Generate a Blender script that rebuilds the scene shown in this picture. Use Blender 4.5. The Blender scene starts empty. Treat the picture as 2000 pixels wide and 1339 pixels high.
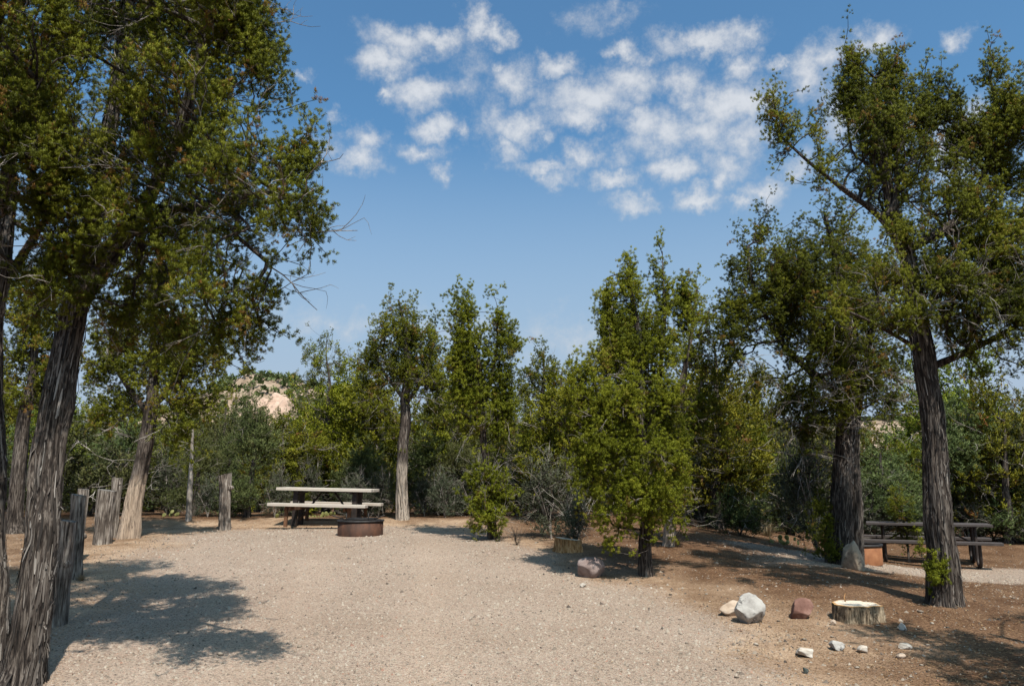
import bpy, bmesh, math, random
import numpy as np
from mathutils import Vector, Matrix

random.seed(7)
RNG = np.random.default_rng(11)
S = bpy.context.scene
COL = S.collection

# ------------------------------------------------------------------ camera
F, CX, CY, YH, EYE = 1525.0, 1000.0, 669.5, 940.0, 1.6
PITCH = math.atan((YH - CY) / F)
cam_d = bpy.data.cameras.new('camera')
cam = bpy.data.objects.new('camera', cam_d)
COL.objects.link(cam)
cam_d.sensor_width = 36.0
cam_d.lens = 36.0 * F / 2000.0
cam_d.clip_start, cam_d.clip_end = 0.05, 5000.0
cam.location = (0, 0, EYE)
cam.rotation_euler = (math.pi / 2 + PITCH, 0, 0)
S.camera = cam

# ------------------------------------------------------------------ light and sky
SUN_EL = math.radians(58.5)
SUN_H = (0.34, -0.94)                       # horizontal direction towards the sun
SUN_ROT = math.atan2(SUN_H[0], SUN_H[1])
SKY_STRENGTH = 0.084
SUN_STRENGTH = 5.0
S.view_settings.view_transform = 'Standard'
S.view_settings.look = 'None'
S.view_settings.gamma = 1.0
S.view_settings.exposure = 0.5
S.view_settings.use_curve_mapping = False


def ray(px, py):
    u, v = (px - CX) / F, -(py - CY) / F
    c, s = math.cos(PITCH), math.sin(PITCH)
    return np.array([u, c - s * v, s + c * v])


def az_el(px, py):
    d = ray(px, py)
    d = d / np.linalg.norm(d)
    return math.atan2(d[0], d[1]), math.asin(d[2])


def node(nt, kind, **kw):
    n = nt.nodes.new(kind)
    for k, v in kw.items():
        if k == 'inputs':
            for i, val in v.items():
                n.inputs[i].default_value = val
        else:
            setattr(n, k, v)
    return n


ALB = 0.73                                  # scales the colours noted from the photograph to albedos at this exposure


def alb(stops):
    return [(p, tuple(c * ALB for c in col)) for p, col in stops]


def ramp(nt, stops, interp='LINEAR'):
    r = nt.nodes.new('ShaderNodeValToRGB')
    r.color_ramp.interpolation = interp
    el = r.color_ramp.elements
    while len(el) < len(stops):
        el.new(0.5)
    for e, (p, c) in zip(el, stops):
        e.position = p
        e.color = (*c, 1) if len(c) == 3 else c
    return r


PUFFS = [(790,80,75,30,1),(745,120,45,28,1),(860,72,45,24,1),(935,50,24,34,1),(965,70,28,22,1),(810,180,55,34,1),
         (840,172,34,28,1),(748,180,18,12,.8),(850,250,40,25,1),(828,300,42,16,.8),(715,272,30,28,.9),(700,315,45,24,.9),(860,340,16,16,.6),
         (645,280,30,20,.5),(1010,160,34,36,.9),(985,135,20,16,.7),(1015,250,42,32,1),(990,290,26,22,.7),(965,240,26,34,.5),(1095,128,36,24,1),
         (1150,195,90,38,1.1),(1235,165,60,36,1),(1120,225,60,24,1),(1215,98,30,20,1),(1265,115,22,20,.6),(1380,82,85,28,1.1),(1440,130,36,26,.9),
         (1450,70,26,22,.8),(1340,170,38,34,.9),(1420,200,75,42,1.1),(1470,200,50,38,1),(1250,240,50,24,.8),(1300,265,70,38,.9),(1370,255,70,40,.9),(1450,265,50,40,.8),
         (1315,330,52,26,1),(1410,320,46,34,.9),(1400,350,30,24,.8),(1070,330,62,16,.8),(1140,300,32,26,.9),(1100,350,30,14,.6),
         (1200,355,40,18,.9),(1235,400,36,18,.8),(1360,388,44,18,.9),(1500,375,40,26,.9),(1450,398,20,14,.7),(1205,310,24,16,.5),
         (1580,150,46,40,.9),(1620,110,46,34,.9),(1525,127,26,14,.8),(1868,76,26,18,.8),(1700,75,44,26,.9),(1650,220,60,50,.8),(1860,290,60,60,.7),
         (1900,230,40,40,.7),(1560,330,40,30,.6),(1760,260,60,40,.6),(905,165,44,26,.45),(930,130,30,30,.3),(600,140,14,8,.5),(1150,40,40,16,.3),(1210,30,30,12,.3),
         (300,90,60,30,.6),(120,520,60,20,.5),(640,630,190,16,.22),(1120,665,70,26,.26),(900,640,160,14,.12),(660,222,14,12,.5),(905,255,14,18,.6),(1060,270,16,10,.5)]


def build_world():
    w = bpy.data.worlds.new('World')
    S.world = w
    w.use_nodes = True
    nt = w.node_tree
    nt.nodes.clear()
    L = nt.links.new
    out = node(nt, 'ShaderNodeOutputWorld')
    bg = node(nt, 'ShaderNodeBackground', inputs={'Strength': SKY_STRENGTH})
    sky = node(nt, 'ShaderNodeTexSky', sky_type='NISHITA', sun_disc=False, sun_elevation=SUN_EL, sun_rotation=SUN_ROT,
               altitude=0.0, air_density=1.0, dust_density=3.0, ozone_density=1.0)
    tc = node(nt, 'ShaderNodeTexCoord')
    sep = node(nt, 'ShaderNodeSeparateXYZ')
    L(tc.outputs['Generated'], sep.inputs[0])
    az = node(nt, 'ShaderNodeMath', operation='ARCTAN2')
    L(sep.outputs[0], az.inputs[0]); L(sep.outputs[1], az.inputs[1])
    el = node(nt, 'ShaderNodeMath', operation='ARCSINE')
    L(sep.outputs[2], el.inputs[0])
    comb = node(nt, 'ShaderNodeCombineXYZ')
    L(az.outputs[0], comb.inputs[0]); L(el.outputs[0], comb.inputs[1])
    # ragged edges: warp by two octaves of noise in direction space
    n1 = node(nt, 'ShaderNodeTexNoise', inputs={'Scale': 26.0, 'Detail': 5.0, 'Roughness': 0.62})
    L(tc.outputs['Generated'], n1.inputs['Vector'])
    warp = node(nt, 'ShaderNodeVectorMath', operation='MULTIPLY_ADD', inputs={1: (0.075, 0.06, 0), 2: (-0.0375, -0.03, 0)})
    L(n1.outputs['Color'], warp.inputs[0])
    add = node(nt, 'ShaderNodeVectorMath', operation='ADD')
    L(comb.outputs[0], add.inputs[0]); L(warp.outputs[0], add.inputs[1])
    acc = None
    for (px, py, rx, ry, amp) in PUFFS:
        a0, e0 = az_el(px, py)
        a1, _ = az_el(px + rx, py)
        _, e1 = az_el(px, py - ry)
        ra, re = 1.35 * abs(a1 - a0), 1.35 * abs(e1 - e0)
        m = node(nt, 'ShaderNodeVectorMath', operation='MULTIPLY_ADD', inputs={1: (1 / ra, 1 / re, 0), 2: (-a0 / ra, -e0 / re, 0)})
        L(add.outputs[0], m.inputs[0])
        ln = node(nt, 'ShaderNodeVectorMath', operation='LENGTH')
        L(m.outputs[0], ln.inputs[0])
        v = node(nt, 'ShaderNodeMath', operation='MULTIPLY_ADD', inputs={1: -amp, 2: amp})
        L(ln.outputs['Value'], v.inputs[0])
        if acc is None:
            acc = v
        else:
            mx = node(nt, 'ShaderNodeMath', operation='SMOOTH_MAX', inputs={2: 0.12})
            L(acc.outputs[0], mx.inputs[0]); L(v.outputs[0], mx.inputs[1])
            acc = mx
    # the same broken cloud field goes on round the rest of the sky
    n2 = node(nt, 'ShaderNodeTexNoise', inputs={'Scale': 9.0, 'Detail': 4.0, 'Roughness': 0.55})
    L(tc.outputs['Generated'], n2.inputs['Vector'])
    far = node(nt, 'ShaderNodeMapRange', inputs={1: 0.59, 2: 0.80, 3: -0.5, 4: 0.8})
    L(n2.outputs[0], far.inputs[0])
    ab = node(nt, 'ShaderNodeMath', operation='ABSOLUTE')
    L(az.outputs[0], ab.inputs[0])
    gate = node(nt, 'ShaderNodeMapRange', inputs={1: 0.65, 2: 0.85, 3: -1.0, 4: 0.0})
    L(ab.outputs[0], gate.inputs[0])
    farg = node(nt, 'ShaderNodeMath', operation='ADD')
    L(far.outputs[0], farg.inputs[0]); L(gate.outputs[0], farg.inputs[1])
    mx = node(nt, 'ShaderNodeMath', operation='MAXIMUM')
    L(acc.outputs[0], mx.inputs[0]); L(farg.outputs[0], mx.inputs[1])
    # finer billows
    n3 = node(nt, 'ShaderNodeTexNoise', inputs={'Scale': 40.0, 'Detail': 8.0, 'Roughness': 0.70})
    L(tc.outputs['Generated'], n3.inputs['Vector'])
    bil = node(nt, 'ShaderNodeMath', operation='MULTIPLY_ADD', inputs={1: 1.5, 2: -0.78})
    L(n3.outputs[0], bil.inputs[0])
    dens = node(nt, 'ShaderNodeMath', operation='ADD')
    L(mx.outputs[0], dens.inputs[0]); L(bil.outputs[0], dens.inputs[1])
    alpha = node(nt, 'ShaderNodeMapRange', interpolation_type='SMOOTHSTEP', inputs={1: -0.26, 2: 0.95, 3: 0.0, 4: 0.80})
    L(dens.outputs[0], alpha.inputs[0])
    tone = node(nt, 'ShaderNodeMapRange', inputs={1: 0.1, 2: 1.1, 3: 0.72, 4: 0.92})
    L(dens.outputs[0], tone.inputs[0])
    ccol = node(nt, 'ShaderNodeVectorMath', operation='SCALE')
    ccol.inputs[0].default_value = (0.64 / SKY_STRENGTH, 0.65 / SKY_STRENGTH, 0.665 / SKY_STRENGTH)
    L(tone.outputs[0], ccol.inputs['Scale'])
    tintn = node(nt, 'ShaderNodeMix', data_type='RGBA', blend_type='MULTIPLY', inputs={'Factor': 1.0})
    L(sky.outputs[0], tintn.inputs['A'])
    tintn.inputs['B'].default_value = (*SKY_TINT, 1)
    # pale haze low in the sky, the same all the way round
    hz = node(nt, 'ShaderNodeMapRange', inputs={1: math.radians(25), 2: math.radians(6), 3: 0.0, 4: 1.0})
    L(el.outputs[0], hz.inputs[0])
    hmix = node(nt, 'ShaderNodeMix', data_type='RGBA')
    L(hz.outputs[0], hmix.inputs['Factor'])
    L(tintn.outputs['Result'], hmix.inputs['A'])
    hmix.inputs['B'].default_value = (0.295 / SKY_STRENGTH, 0.375 / SKY_STRENGTH, 0.475 / SKY_STRENGTH, 1)
    mix = node(nt, 'ShaderNodeMix', data_type='RGBA')
    L(alpha.outputs[0], mix.inputs['Factor'])
    L(hmix.outputs['Result'], mix.inputs['A'])
    L(ccol.outputs[0], mix.inputs['B'])
    L(mix.outputs['Result'], bg.inputs['Color'])
    L(bg.outputs[0], out.inputs[0])


SKY_TINT = (0.74, 1.22, 1.42)
build_world()
sun_d = bpy.data.lights.new('sun', 'SUN')
sun_d.energy = SUN_STRENGTH
sun_d.angle = math.radians(0.53)
sun_d.color = (1.0, 0.95, 0.87)
sun = bpy.data.objects.new('sun', sun_d)
COL.objects.link(sun)
sv = Vector((SUN_H[0] * math.cos(SUN_EL), SUN_H[1] * math.cos(SUN_EL), math.sin(SUN_EL))).normalized()
sun.rotation_euler = sv.to_track_quat('Z', 'Y').to_euler()
sun.location = (10, -20, 40)
try:
    S.cycles.max_bounces = 6
    S.cycles.diffuse_bounces = 3
    S.cycles.transmission_bounces = 4
    S.cycles.use_denoising = True
except Exception:
    pass


# ------------------------------------------------------------------ helpers
def smooth(t):
    t = np.clip(t, 0, 1)
    return t * t * (3 - 2 * t)


def _hash(i, j, k, seed):
    n = (i * 73856093) ^ (j * 19349663) ^ (k * 83492791) ^ (seed * 2654435)
    n = (n ^ (n >> 13)) * 1274126177
    n = n & 0x7fffffff
    return ((n ^ (n >> 16)) & 0xffff) / 65535.0


def vnoise(p, scale=1.0, seed=0):
    p = np.asarray(p, float) * scale + 1000.0
    i = np.floor(p).astype(np.int64)
    f = p - i
    f = f * f * (3 - 2 * f)
    r = 0
    for dx in (0, 1):
        for dy in (0, 1):
            for dz in (0, 1):
                w = (f[..., 0] if dx else 1 - f[..., 0]) * (f[..., 1] if dy else 1 - f[..., 1]) * (f[..., 2] if dz else 1 - f[..., 2])
                r = r + w * _hash(i[..., 0] + dx, i[..., 1] + dy, i[..., 2] + dz, seed)
    return r


def fbm(p, scale=1.0, seed=0, octs=3):
    r, a, t = 0, 1.0, 0
    for o in range(octs):
        r = r + a * vnoise(p, scale * 2 ** o, seed + o * 17)
        t += a
        a *= 0.5
    return r / t


def H(x, y):
    """height of the ground"""
    x, y = np.asarray(x, float), np.asarray(y, float)
    h = np.where(y < 18.2, np.interp(y, [-900, 4.8, 6.2, 13.9, 16.0, 17.0, 18.2, 900], [0, 0, .045, .565, .62, .65, .78, .78]), .78)
    h = h - 0.62 * smooth((x - 3.0) / 5.5) * smooth((y - 8.0) / 7.0)
    h = h - 0.7 * smooth((y - 20.0) / 18.0)
    p = np.stack([x, y, np.zeros_like(x)], -1)
    h = h + 0.05 * (fbm(p, 0.45, 3, 2) - 0.5) * smooth((np.abs(x) + y * 0.2 - 2.5) / 4) + 0.012 * (vnoise(p, 2.3, 5) - 0.5)
    return h


def gp(px, py):
    """where the line of sight through a pixel of the photograph meets the ground"""
    d = ray(px, py)
    z = 0.0
    for _ in range(12):
        t = (z - EYE) / d[2]
        z = float(H(d[0] * t, d[1] * t))
    t = (z - EYE) / d[2]
    return np.array([d[0] * t, d[1] * t, z])


def pt(px, py, depth):
    d = ray(px, py)
    t = depth / d[1]
    return np.array([d[0] * t, depth, EYE + d[2] * t])


def mesh_obj(name, verts, faces, mat, parent=None, smooth_sh=True, origin=None, attrs=None, tri=False):
    verts = np.asarray(verts, np.float32)
    if origin is not None:
        verts = verts - np.asarray(origin, np.float32)
    me = bpy.data.meshes.new(name)
    if isinstance(faces, np.ndarray):
        k = faces.shape[1]
        me.vertices.add(len(verts)); me.vertices.foreach_set('co', verts.ravel())
        me.loops.add(faces.size); me.loops.foreach_set('vertex_index', faces.astype(np.int32).ravel())
        me.polygons.add(len(faces))
        me.polygons.foreach_set('loop_start', np.arange(0, faces.size, k, dtype=np.int32))
        me.update(calc_edges=True)
    else:
        me.from_pydata(verts.tolist(), [], faces)
        me.update()
    if smooth_sh:
        me.polygons.foreach_set('use_smooth', np.ones(len(me.polygons), bool))
    for k, v in (attrs or {}).items():
        a = me.attributes.new(k, 'FLOAT', 'POINT')
        a.data.foreach_set('value', np.asarray(v, np.float32).ravel())
    if mat:
        me.materials.append(mat)
    o = bpy.data.objects.new(name, me)
    COL.objects.link(o)
    if parent is not None:
        o.parent = parent
    return o


def tag(o, label=None, cat=None, group=None, kind=None):
    if label: o['label'] = label
    if cat: o['category'] = cat
    if group: o['group'] = group
    if kind: o['kind'] = kind
    return o


def empty(name, loc, label, cat, group=None):
    o = bpy.data.objects.new(name, None)
    o.empty_display_size = 0.2
    COL.objects.link(o)
    o.location = loc
    return tag(o, label, cat, group)


def copy_tree(root, loc, rz=0, sc=(1, 1, 1)):
    r = root.copy()
    COL.objects.link(r)
    r.location = loc
    r.rotation_euler = (0, 0, rz)
    r.scale = sc
    for ch in list(root.children):
        c = ch.copy()
        COL.objects.link(c)
        c.parent = r
        for g in ch.children:
            d = g.copy()
            COL.objects.link(d)
            d.parent = c
    return r


class Geo:
    """collects verts and quads/polys for one mesh"""
    def __init__(self):
        self.v, self.f, self.n = [], [], 0

    def add(self, v, f):
        self.v.append(np.asarray(v, float))
        self.f.extend([[i + self.n for i in q] for q in f])
        self.n += len(v)

    def box(self, c, size, rot=None, bev=0.0):
        x, y, z = [s / 2 for s in size]
        b = bev
        if b > 0:
            vs, fs = [], []
            bm = bmesh.new()
            bmesh.ops.create_cube(bm, size=1)
            for q in bm.verts:
                q.co = Vector((q.co.x * size[0], q.co.y * size[1], q.co.z * size[2]))
            bmesh.ops.bevel(bm, geom=bm.edges[:], offset=b, segments=2, affect='EDGES', profile=0.6)
            bm.verts.index_update()
            vs = np.array([q.co[:] for q in bm.verts])
            fs = [[q.index for q in fc.verts] for fc in bm.faces]
            bm.free()
        else:
            vs = np.array([(sx * x, sy * y, sz * z) for sx in (-1, 1) for sy in (-1, 1) for sz in (-1, 1)])
            fs = [[0, 1, 3, 2], [4, 6, 7, 5], [0, 4, 5, 1], [2, 3, 7, 6], [0, 2, 6, 4], [1, 5, 7, 3]]
        if rot is not None:
            vs = vs @ np.asarray(rot).T
        self.add(vs + np.asarray(c), fs)
        return self

    def tube(self, pts, r, sides=8, cap=True):
        v, f = tube(np.asarray(pts, float), np.broadcast_to(np.asarray(r, float), (len(pts),)), sides)
        f = f.tolist()
        n = len(pts)
        if cap:
            f.append(list(range(sides))[::-1])
            f.append([(n - 1) * sides + i for i in range(sides)])
        self.add(v, f)
        return self

    def build(self, name, mat, parent=None, smooth_sh=False, origin=None):
        return mesh_obj(name, np.concatenate(self.v), self.f, mat, parent, smooth_sh, origin)


def norm(v):
    v = np.asarray(v, float)
    return v / np.maximum(np.linalg.norm(v, axis=-1, keepdims=True), 1e-9)


def frames(P):
    T = np.gradient(P, axis=0) if len(P) > 2 else np.repeat((P[1:] - P[:-1]), 2, 0)
    T = norm(T)
    ref = np.eye(3)[int(np.argmin(np.abs(T).max(0)))]
    U = norm(np.cross(T, ref))
    V = np.cross(T, U)
    return T, U, V


def tube(P, R, sides=6):
    T, U, V = frames(P)
    a = np.linspace(0, 2 * math.pi, sides, endpoint=False)
    ring = U[:, None, :] * np.cos(a)[None, :, None] + V[:, None, :] * np.sin(a)[None, :, None]
    v = (P[:, None, :] + ring * R[:, None, None]).reshape(-1, 3)
    n = len(P)
    i = np.arange(n - 1)[:, None] * sides + np.arange(sides)[None, :]
    j = np.arange(n - 1)[:, None] * sides + (np.arange(sides)[None, :] + 1) % sides
    f = np.stack([i, j, j + sides, i + sides], -1).reshape(-1, 4)
    return v, f


def resample(P, R, step):
    P, R = np.asarray(P, float), np.asarray(R, float)
    # Catmull-Rom through the points
    Q = np.vstack([2 * P[0] - P[1], P, 2 * P[-1] - P[-2]])
    out, rr = [], []
    for i in range(len(P) - 1):
        p0, p1, p2, p3 = Q[i], Q[i + 1], Q[i + 2], Q[i + 3]
        n = max(2, int(np.linalg.norm(p2 - p1) / step) + 1)
        t = np.linspace(0, 1, n, endpoint=False)[:, None]
        out.append(0.5 * (2 * p1 + (p2 - p0) * t + (2 * p0 - 5 * p1 + 4 * p2 - p3) * t ** 2 + (3 * p1 - p0 - 3 * p2 + p3) * t ** 3))
        rr.append(R[i] + (R[i + 1] - R[i]) * t[:, 0])
    out.append(P[-1:]); rr.append(R[-1:])
    return np.vstack(out), np.concatenate(rr)


def bark_tube(P, R, sides=40, rough=1.0, seed=0, flare=0.0, closed_top=False):
    """trunk with flutes and stringy bark ridges that run along it"""
    rng = np.random.default_rng(seed)
    T, U, V = frames(P)
    # keep frames from spinning: use fixed reference
    ref = np.array([1.0, 0.2, 0]); ref = ref / np.linalg.norm(ref)
    V = norm(np.cross(T, ref)); U = np.cross(V, T)
    a = np.linspace(0, 2 * math.pi, sides, endpoint=False)
    s = np.concatenate([[0], np.cumsum(np.linalg.norm(np.diff(P, axis=0), axis=1))])
    A, Z = np.meshgrid(a, s)
    tw = rng.uniform(-0.25, 0.25)
    A2 = A + tw * Z
    d = np.zeros_like(A)
    for k, amp in ((2, .05), (3, .075), (5, .065), (7, .05), (11, .04), (17, .035)):
        ph, w = rng.uniform(0, 6.28), rng.uniform(0.5, 2.0)
        d += amp * np.cos(k * A2 + ph + 0.9 * np.sin(w * Z + rng.uniform(0, 6))) * (0.7 + 0.5 * np.sin(rng.uniform(.6, 2) * Z + rng.uniform(0, 6)))
    q = np.stack([np.cos(A2) * 2.6, np.sin(A2) * 2.6, Z * 1.3], -1)
    d += 0.07 * (1 - np.abs(np.cos(4.5 * A2 + 1.3 * np.sin(1.1 * Z + seed)))) + 0.05 * (1 - np.abs(np.cos(9.5 * A2 + 1.6 * np.sin(1.7 * Z + 2 * seed)))) - 0.06
    d += 0.16 * (fbm(q * np.array([2.2, 2.2, 0.8]), 1.0, seed, 3) - 0.5)
    d += 0.16 * (np.abs(vnoise(q * np.array([4.5, 4.5, 1.2]), 1.0, seed + 9) - 0.5) * 2 - 0.5)
    fl = 1 + flare * np.exp(-np.clip(Z - .25, 0, None) / 0.16) * (1 + 0.45 * np.cos(5 * A + rng.uniform(0, 6)))
    rr = R[:, None] * (1 + rough * d) * fl
    v = P[:, None, :] + (U[:, None, :] * np.cos(A)[..., None] + V[:, None, :] * np.sin(A)[..., None]) * rr[..., None]
    n = len(P)
    i = np.arange(n - 1)[:, None] * sides + np.arange(sides)[None, :]
    j = np.arange(n - 1)[:, None] * sides + (np.arange(sides)[None, :] + 1) % sides
    f = np.stack([i, j, j + sides, i + sides], -1).reshape(-1, 4).tolist()
    return v.reshape(-1, 3), f, rr


# ------------------------------------------------------------------ materials
def new_mat(name):
    m = bpy.data.materials.new(name)
    m.use_nodes = True
    nt = m.node_tree
    b = nt.nodes['Principled BSDF']
    return m, nt, b, nt.links.new


def mat_leaf(name, stops, trans=0.27, hue_var=0.06, val_var=0.35, inst=False):
    m, nt, b, L = new_mat(name)
    at = node(nt, 'ShaderNodeAttribute', attribute_name='tint')
    r = ramp(nt, stops)
    if inst:
        at.attribute_type = 'INSTANCER'
        lv = node(nt, 'ShaderNodeAttribute', attribute_name='leaf_tint')
        sm = node(nt, 'ShaderNodeMath', operation='ADD')
        L(at.outputs['Fac'], sm.inputs[0]); L(lv.outputs['Fac'], sm.inputs[1])
        L(sm.outputs[0], r.inputs[0])
    else:
        L(at.outputs['Fac'], r.inputs[0])
    oi = node(nt, 'ShaderNodeObjectInfo')
    hv = node(nt, 'ShaderNodeHueSaturation')
    mh = node(nt, 'ShaderNodeMapRange', inputs={3: 0.5 - hue_var / 2, 4: 0.5 + hue_var / 2})
    mv = node(nt, 'ShaderNodeMapRange', inputs={3: 1 - val_var / 2, 4: 1 + val_var / 2})
    if not inst:
        L(oi.outputs['Random'], mh.inputs[0]); L(oi.outputs['Random'], mv.inputs[0])
    else:
        mh.inputs[0].default_value = 0.5; mv.inputs[0].default_value = 0.5
    L(mh.outputs[0], hv.inputs['Hue']); L(mv.outputs[0], hv.inputs['Value'])
    L(r.outputs[0], hv.inputs['Color'])
    L(hv.outputs[0], b.inputs['Base Color'])
    b.inputs['Roughness'].default_value = 0.55
    b.inputs['Specular IOR Level'].default_value = 0.16
    tr = node(nt, 'ShaderNodeBsdfTranslucent')
    L(hv.outputs[0], tr.inputs[0])
    mx = node(nt, 'ShaderNodeMixShader', inputs={0: trans})
    L(b.outputs[0], mx.inputs[1]); L(tr.outputs[0], mx.inputs[2])
    L(mx.outputs[0], nt.nodes['Material Output'].inputs[0])
    return m


def mat_bark(name, dark, mid, light, stripped=None, strip_h=(0.6, 1.0), scale=1.0):
    m, nt, b, L = new_mat(name)
    tc = node(nt, 'ShaderNodeTexCoord')
    mp = node(nt, 'ShaderNodeMapping')
    mp.inputs['Scale'].default_value = (52 * scale, 52 * scale, 4.2 * scale)
    L(tc.outputs['Object'], mp.inputs[0])
    n = node(nt, 'ShaderNodeTexNoise', inputs={'Scale': 1.0, 'Detail': 6.0, 'Roughness': 0.65, 'Distortion': 0.4})
    L(mp.outputs[0], n.inputs[0])
    r = ramp(nt, alb([(0.36, dark), (0.48, mid), (0.62, light)]))
    L(n.outputs[0], r.inputs[0])
    n2 = node(nt, 'ShaderNodeTexNoise', inputs={'Scale': 3.5, 'Detail': 3.0})
    L(tc.outputs['Object'], n2.inputs[0])
    r2 = ramp(nt, [(0.35, (0.55, 0.50, 0.46)), (0.65, (1.25, 1.2, 1.15))])
    L(n2.outputs[0], r2.inputs[0])
    mul = node(nt, 'ShaderNodeMix', data_type='RGBA', blend_type='MULTIPLY', inputs={'Factor': 1.0})
    L(r.outputs[0], mul.inputs['A']); L(r2.outputs[0], mul.inputs['B'])
    col = mul.outputs['Result']
    if stripped:
        sp = node(nt, 'ShaderNodeSeparateXYZ')
        L(tc.outputs['Object'], sp.inputs[0])
        ad = node(nt, 'ShaderNodeMath', operation='MULTIPLY_ADD', inputs={1: 0.6})
        L(n.outputs[0], ad.inputs[0]); L(sp.outputs[2], ad.inputs[2])
        mr = node(nt, 'ShaderNodeMapRange', inputs={1: strip_h[0] + 0.3, 2: strip_h[1] + 0.3, 3: 1.0, 4: 0.0})
        L(ad.outputs[0], mr.inputs[0])
        rs = ramp(nt, alb([(0.36, tuple(c * 0.22 for c in stripped)), (0.47, tuple(c * 0.7 for c in stripped)), (0.60, stripped)]))
        L(n.outputs[0], rs.inputs[0])
        mx = node(nt, 'ShaderNodeMix', data_type='RGBA')
        L(mr.outputs[0], mx.inputs['Factor']); L(col, mx.inputs['A']); L(rs.outputs[0], mx.inputs['B'])
        col = mx.outputs['Result']
    L(col, b.inputs['Base Color'])
    b.inputs['Roughness'].default_value = 0.85
    b.inputs['Specular IOR Level'].default_value = 0.2
    bp = node(nt, 'ShaderNodeBump', inputs={'Strength': 1.0, 'Distance': 0.02})
    L(n.outputs[0], bp.inputs['Height'])
    L(bp.outputs[0], b.inputs['Normal'])
    return m


def mat_simple(name, stops, scale=8.0, rough=0.8, bump=0.3, dist=0.01, detail=5.0, metallic=0.0, stretch=(1, 1, 1), coord='Object', spec=0.3):
    m, nt, b, L = new_mat(name)
    tc = node(nt, 'ShaderNodeTexCoord')
    mp = node(nt, 'ShaderNodeMapping')
    mp.inputs['Scale'].default_value = stretch
    L(tc.outputs[coord], mp.inputs[0])
    n = node(nt, 'ShaderNodeTexNoise', inputs={'Scale': scale, 'Detail': detail, 'Roughness': 0.6})
    L(mp.outputs[0], n.inputs[0])
    r = ramp(nt, alb(stops))
    L(n.outputs[0], r.inputs[0])
    L(r.outputs[0], b.inputs['Base Color'])
    b.inputs['Roughness'].default_value = rough
    b.inputs['Metallic'].default_value = metallic
    b.inputs['Specular IOR Level'].default_value = spec
    bp = node(nt, 'ShaderNodeBump', inputs={'Strength': bump, 'Distance': dist})
    L(n.outputs[0], bp.inputs['Height'])
    L(bp.outputs[0], b.inputs['Normal'])
    return m


def mat_attr(name, stops, rough=0.85, interp='LINEAR', vary=0.0):
    m, nt, b, L = new_mat(name)
    at = node(nt, 'ShaderNodeAttribute', attribute_name='tint')
    r = ramp(nt, alb(stops), interp)
    L(at.outputs['Fac'], r.inputs[0])
    L(r.outputs[0], b.inputs['Base Color'])
    b.inputs['Roughness'].default_value = rough
    b.inputs['Specular IOR Level'].default_value = 0.25
    return m


JUN = [(0.0, (0.034, 0.042, 0.005)), (0.35, (0.108, 0.120, 0.010)), (0.7, (0.196, 0.204, 0.016)), (0.90, (0.24, 0.225, 0.026)), (0.945, (0.16, 0.10, 0.025)), (1.0, (0.22, 0.105, 0.03))]
JUN_BRIGHT = [(0.0, (0.042, 0.052, 0.005)), (0.35, (0.132, 0.150, 0.010)), (0.7, (0.226, 0.240, 0.017)), (0.93, (0.26, 0.25, 0.028)), (1.0, (0.18, 0.11, 0.03))]
PIN = [(0.0, (0.036, 0.048, 0.016)), (0.5, (0.100, 0.118, 0.038)), (0.95, (0.165, 0.18, 0.062)), (1.0, (0.14, 0.12, 0.05))]
GREY = [(0.0, (0.040, 0.048, 0.026)), (0.5, (0.095, 0.105, 0.062)), (1.0, (0.17, 0.17, 0.11))]
M = {
    'jun': mat_leaf('juniper_foliage', JUN),
    'junb': mat_leaf('juniper_foliage_bright', JUN_BRIGHT),
    'jun_i': mat_leaf('juniper_tuft', JUN, inst=True),
    'junb_i': mat_leaf('juniper_tuft_bright', JUN_BRIGHT, inst=True),
    'pin': mat_leaf('pinyon_foliage', PIN),
    'grey': mat_leaf('grey_shrub_foliage', GREY),
    'dry': mat_leaf('dry_grass', [(0.0, (0.16, 0.12, 0.06)), (1.0, (0.34, 0.28, 0.16))]),
    'bark': mat_bark('juniper_bark', (0.012, 0.009, 0.008), (0.058, 0.046, 0.039), (0.23, 0.20, 0.175)),
    'bark_tan': mat_bark('juniper_bark_stripped', (0.016, 0.012, 0.010), (0.08, 0.064, 0.054), (0.23, 0.195, 0.17), stripped=(0.60, 0.45, 0.33), strip_h=(0.75, 1.0)),
    'bark_pale': mat_bark('juniper_bark_pale', (0.016, 0.012, 0.010), (0.08, 0.064, 0.054), (0.23, 0.195, 0.17), stripped=(0.56, 0.46, 0.37), strip_h=(1.15, 1.35)),
    'branch': mat_bark('branch_bark', (0.016, 0.013, 0.011), (0.06, 0.05, 0.043), (0.17, 0.15, 0.132)),
    'dead': mat_bark('dead_wood', (0.16, 0.14, 0.12), (0.33, 0.30, 0.27), (0.52, 0.49, 0.45)),
    'post': mat_bark('weathered_post', (0.025, 0.020, 0.016), (0.19, 0.16, 0.138), (0.44, 0.40, 0.355), scale=0.9),
    'posttop': mat_simple('post_end_grain', [(0.3, (0.09, 0.08, 0.07)), (0.7, (0.24, 0.215, 0.19))], 40, 0.9, 0.6),
}


M['strip'] = mat_attr('peeling_bark', [(0, (.018, .014, .012)), (.45, (.085, .068, .056)), (.8, (.24, .205, .175)), (1, (.40, .36, .32))])
M['strip_tan'] = M['strip']


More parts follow.
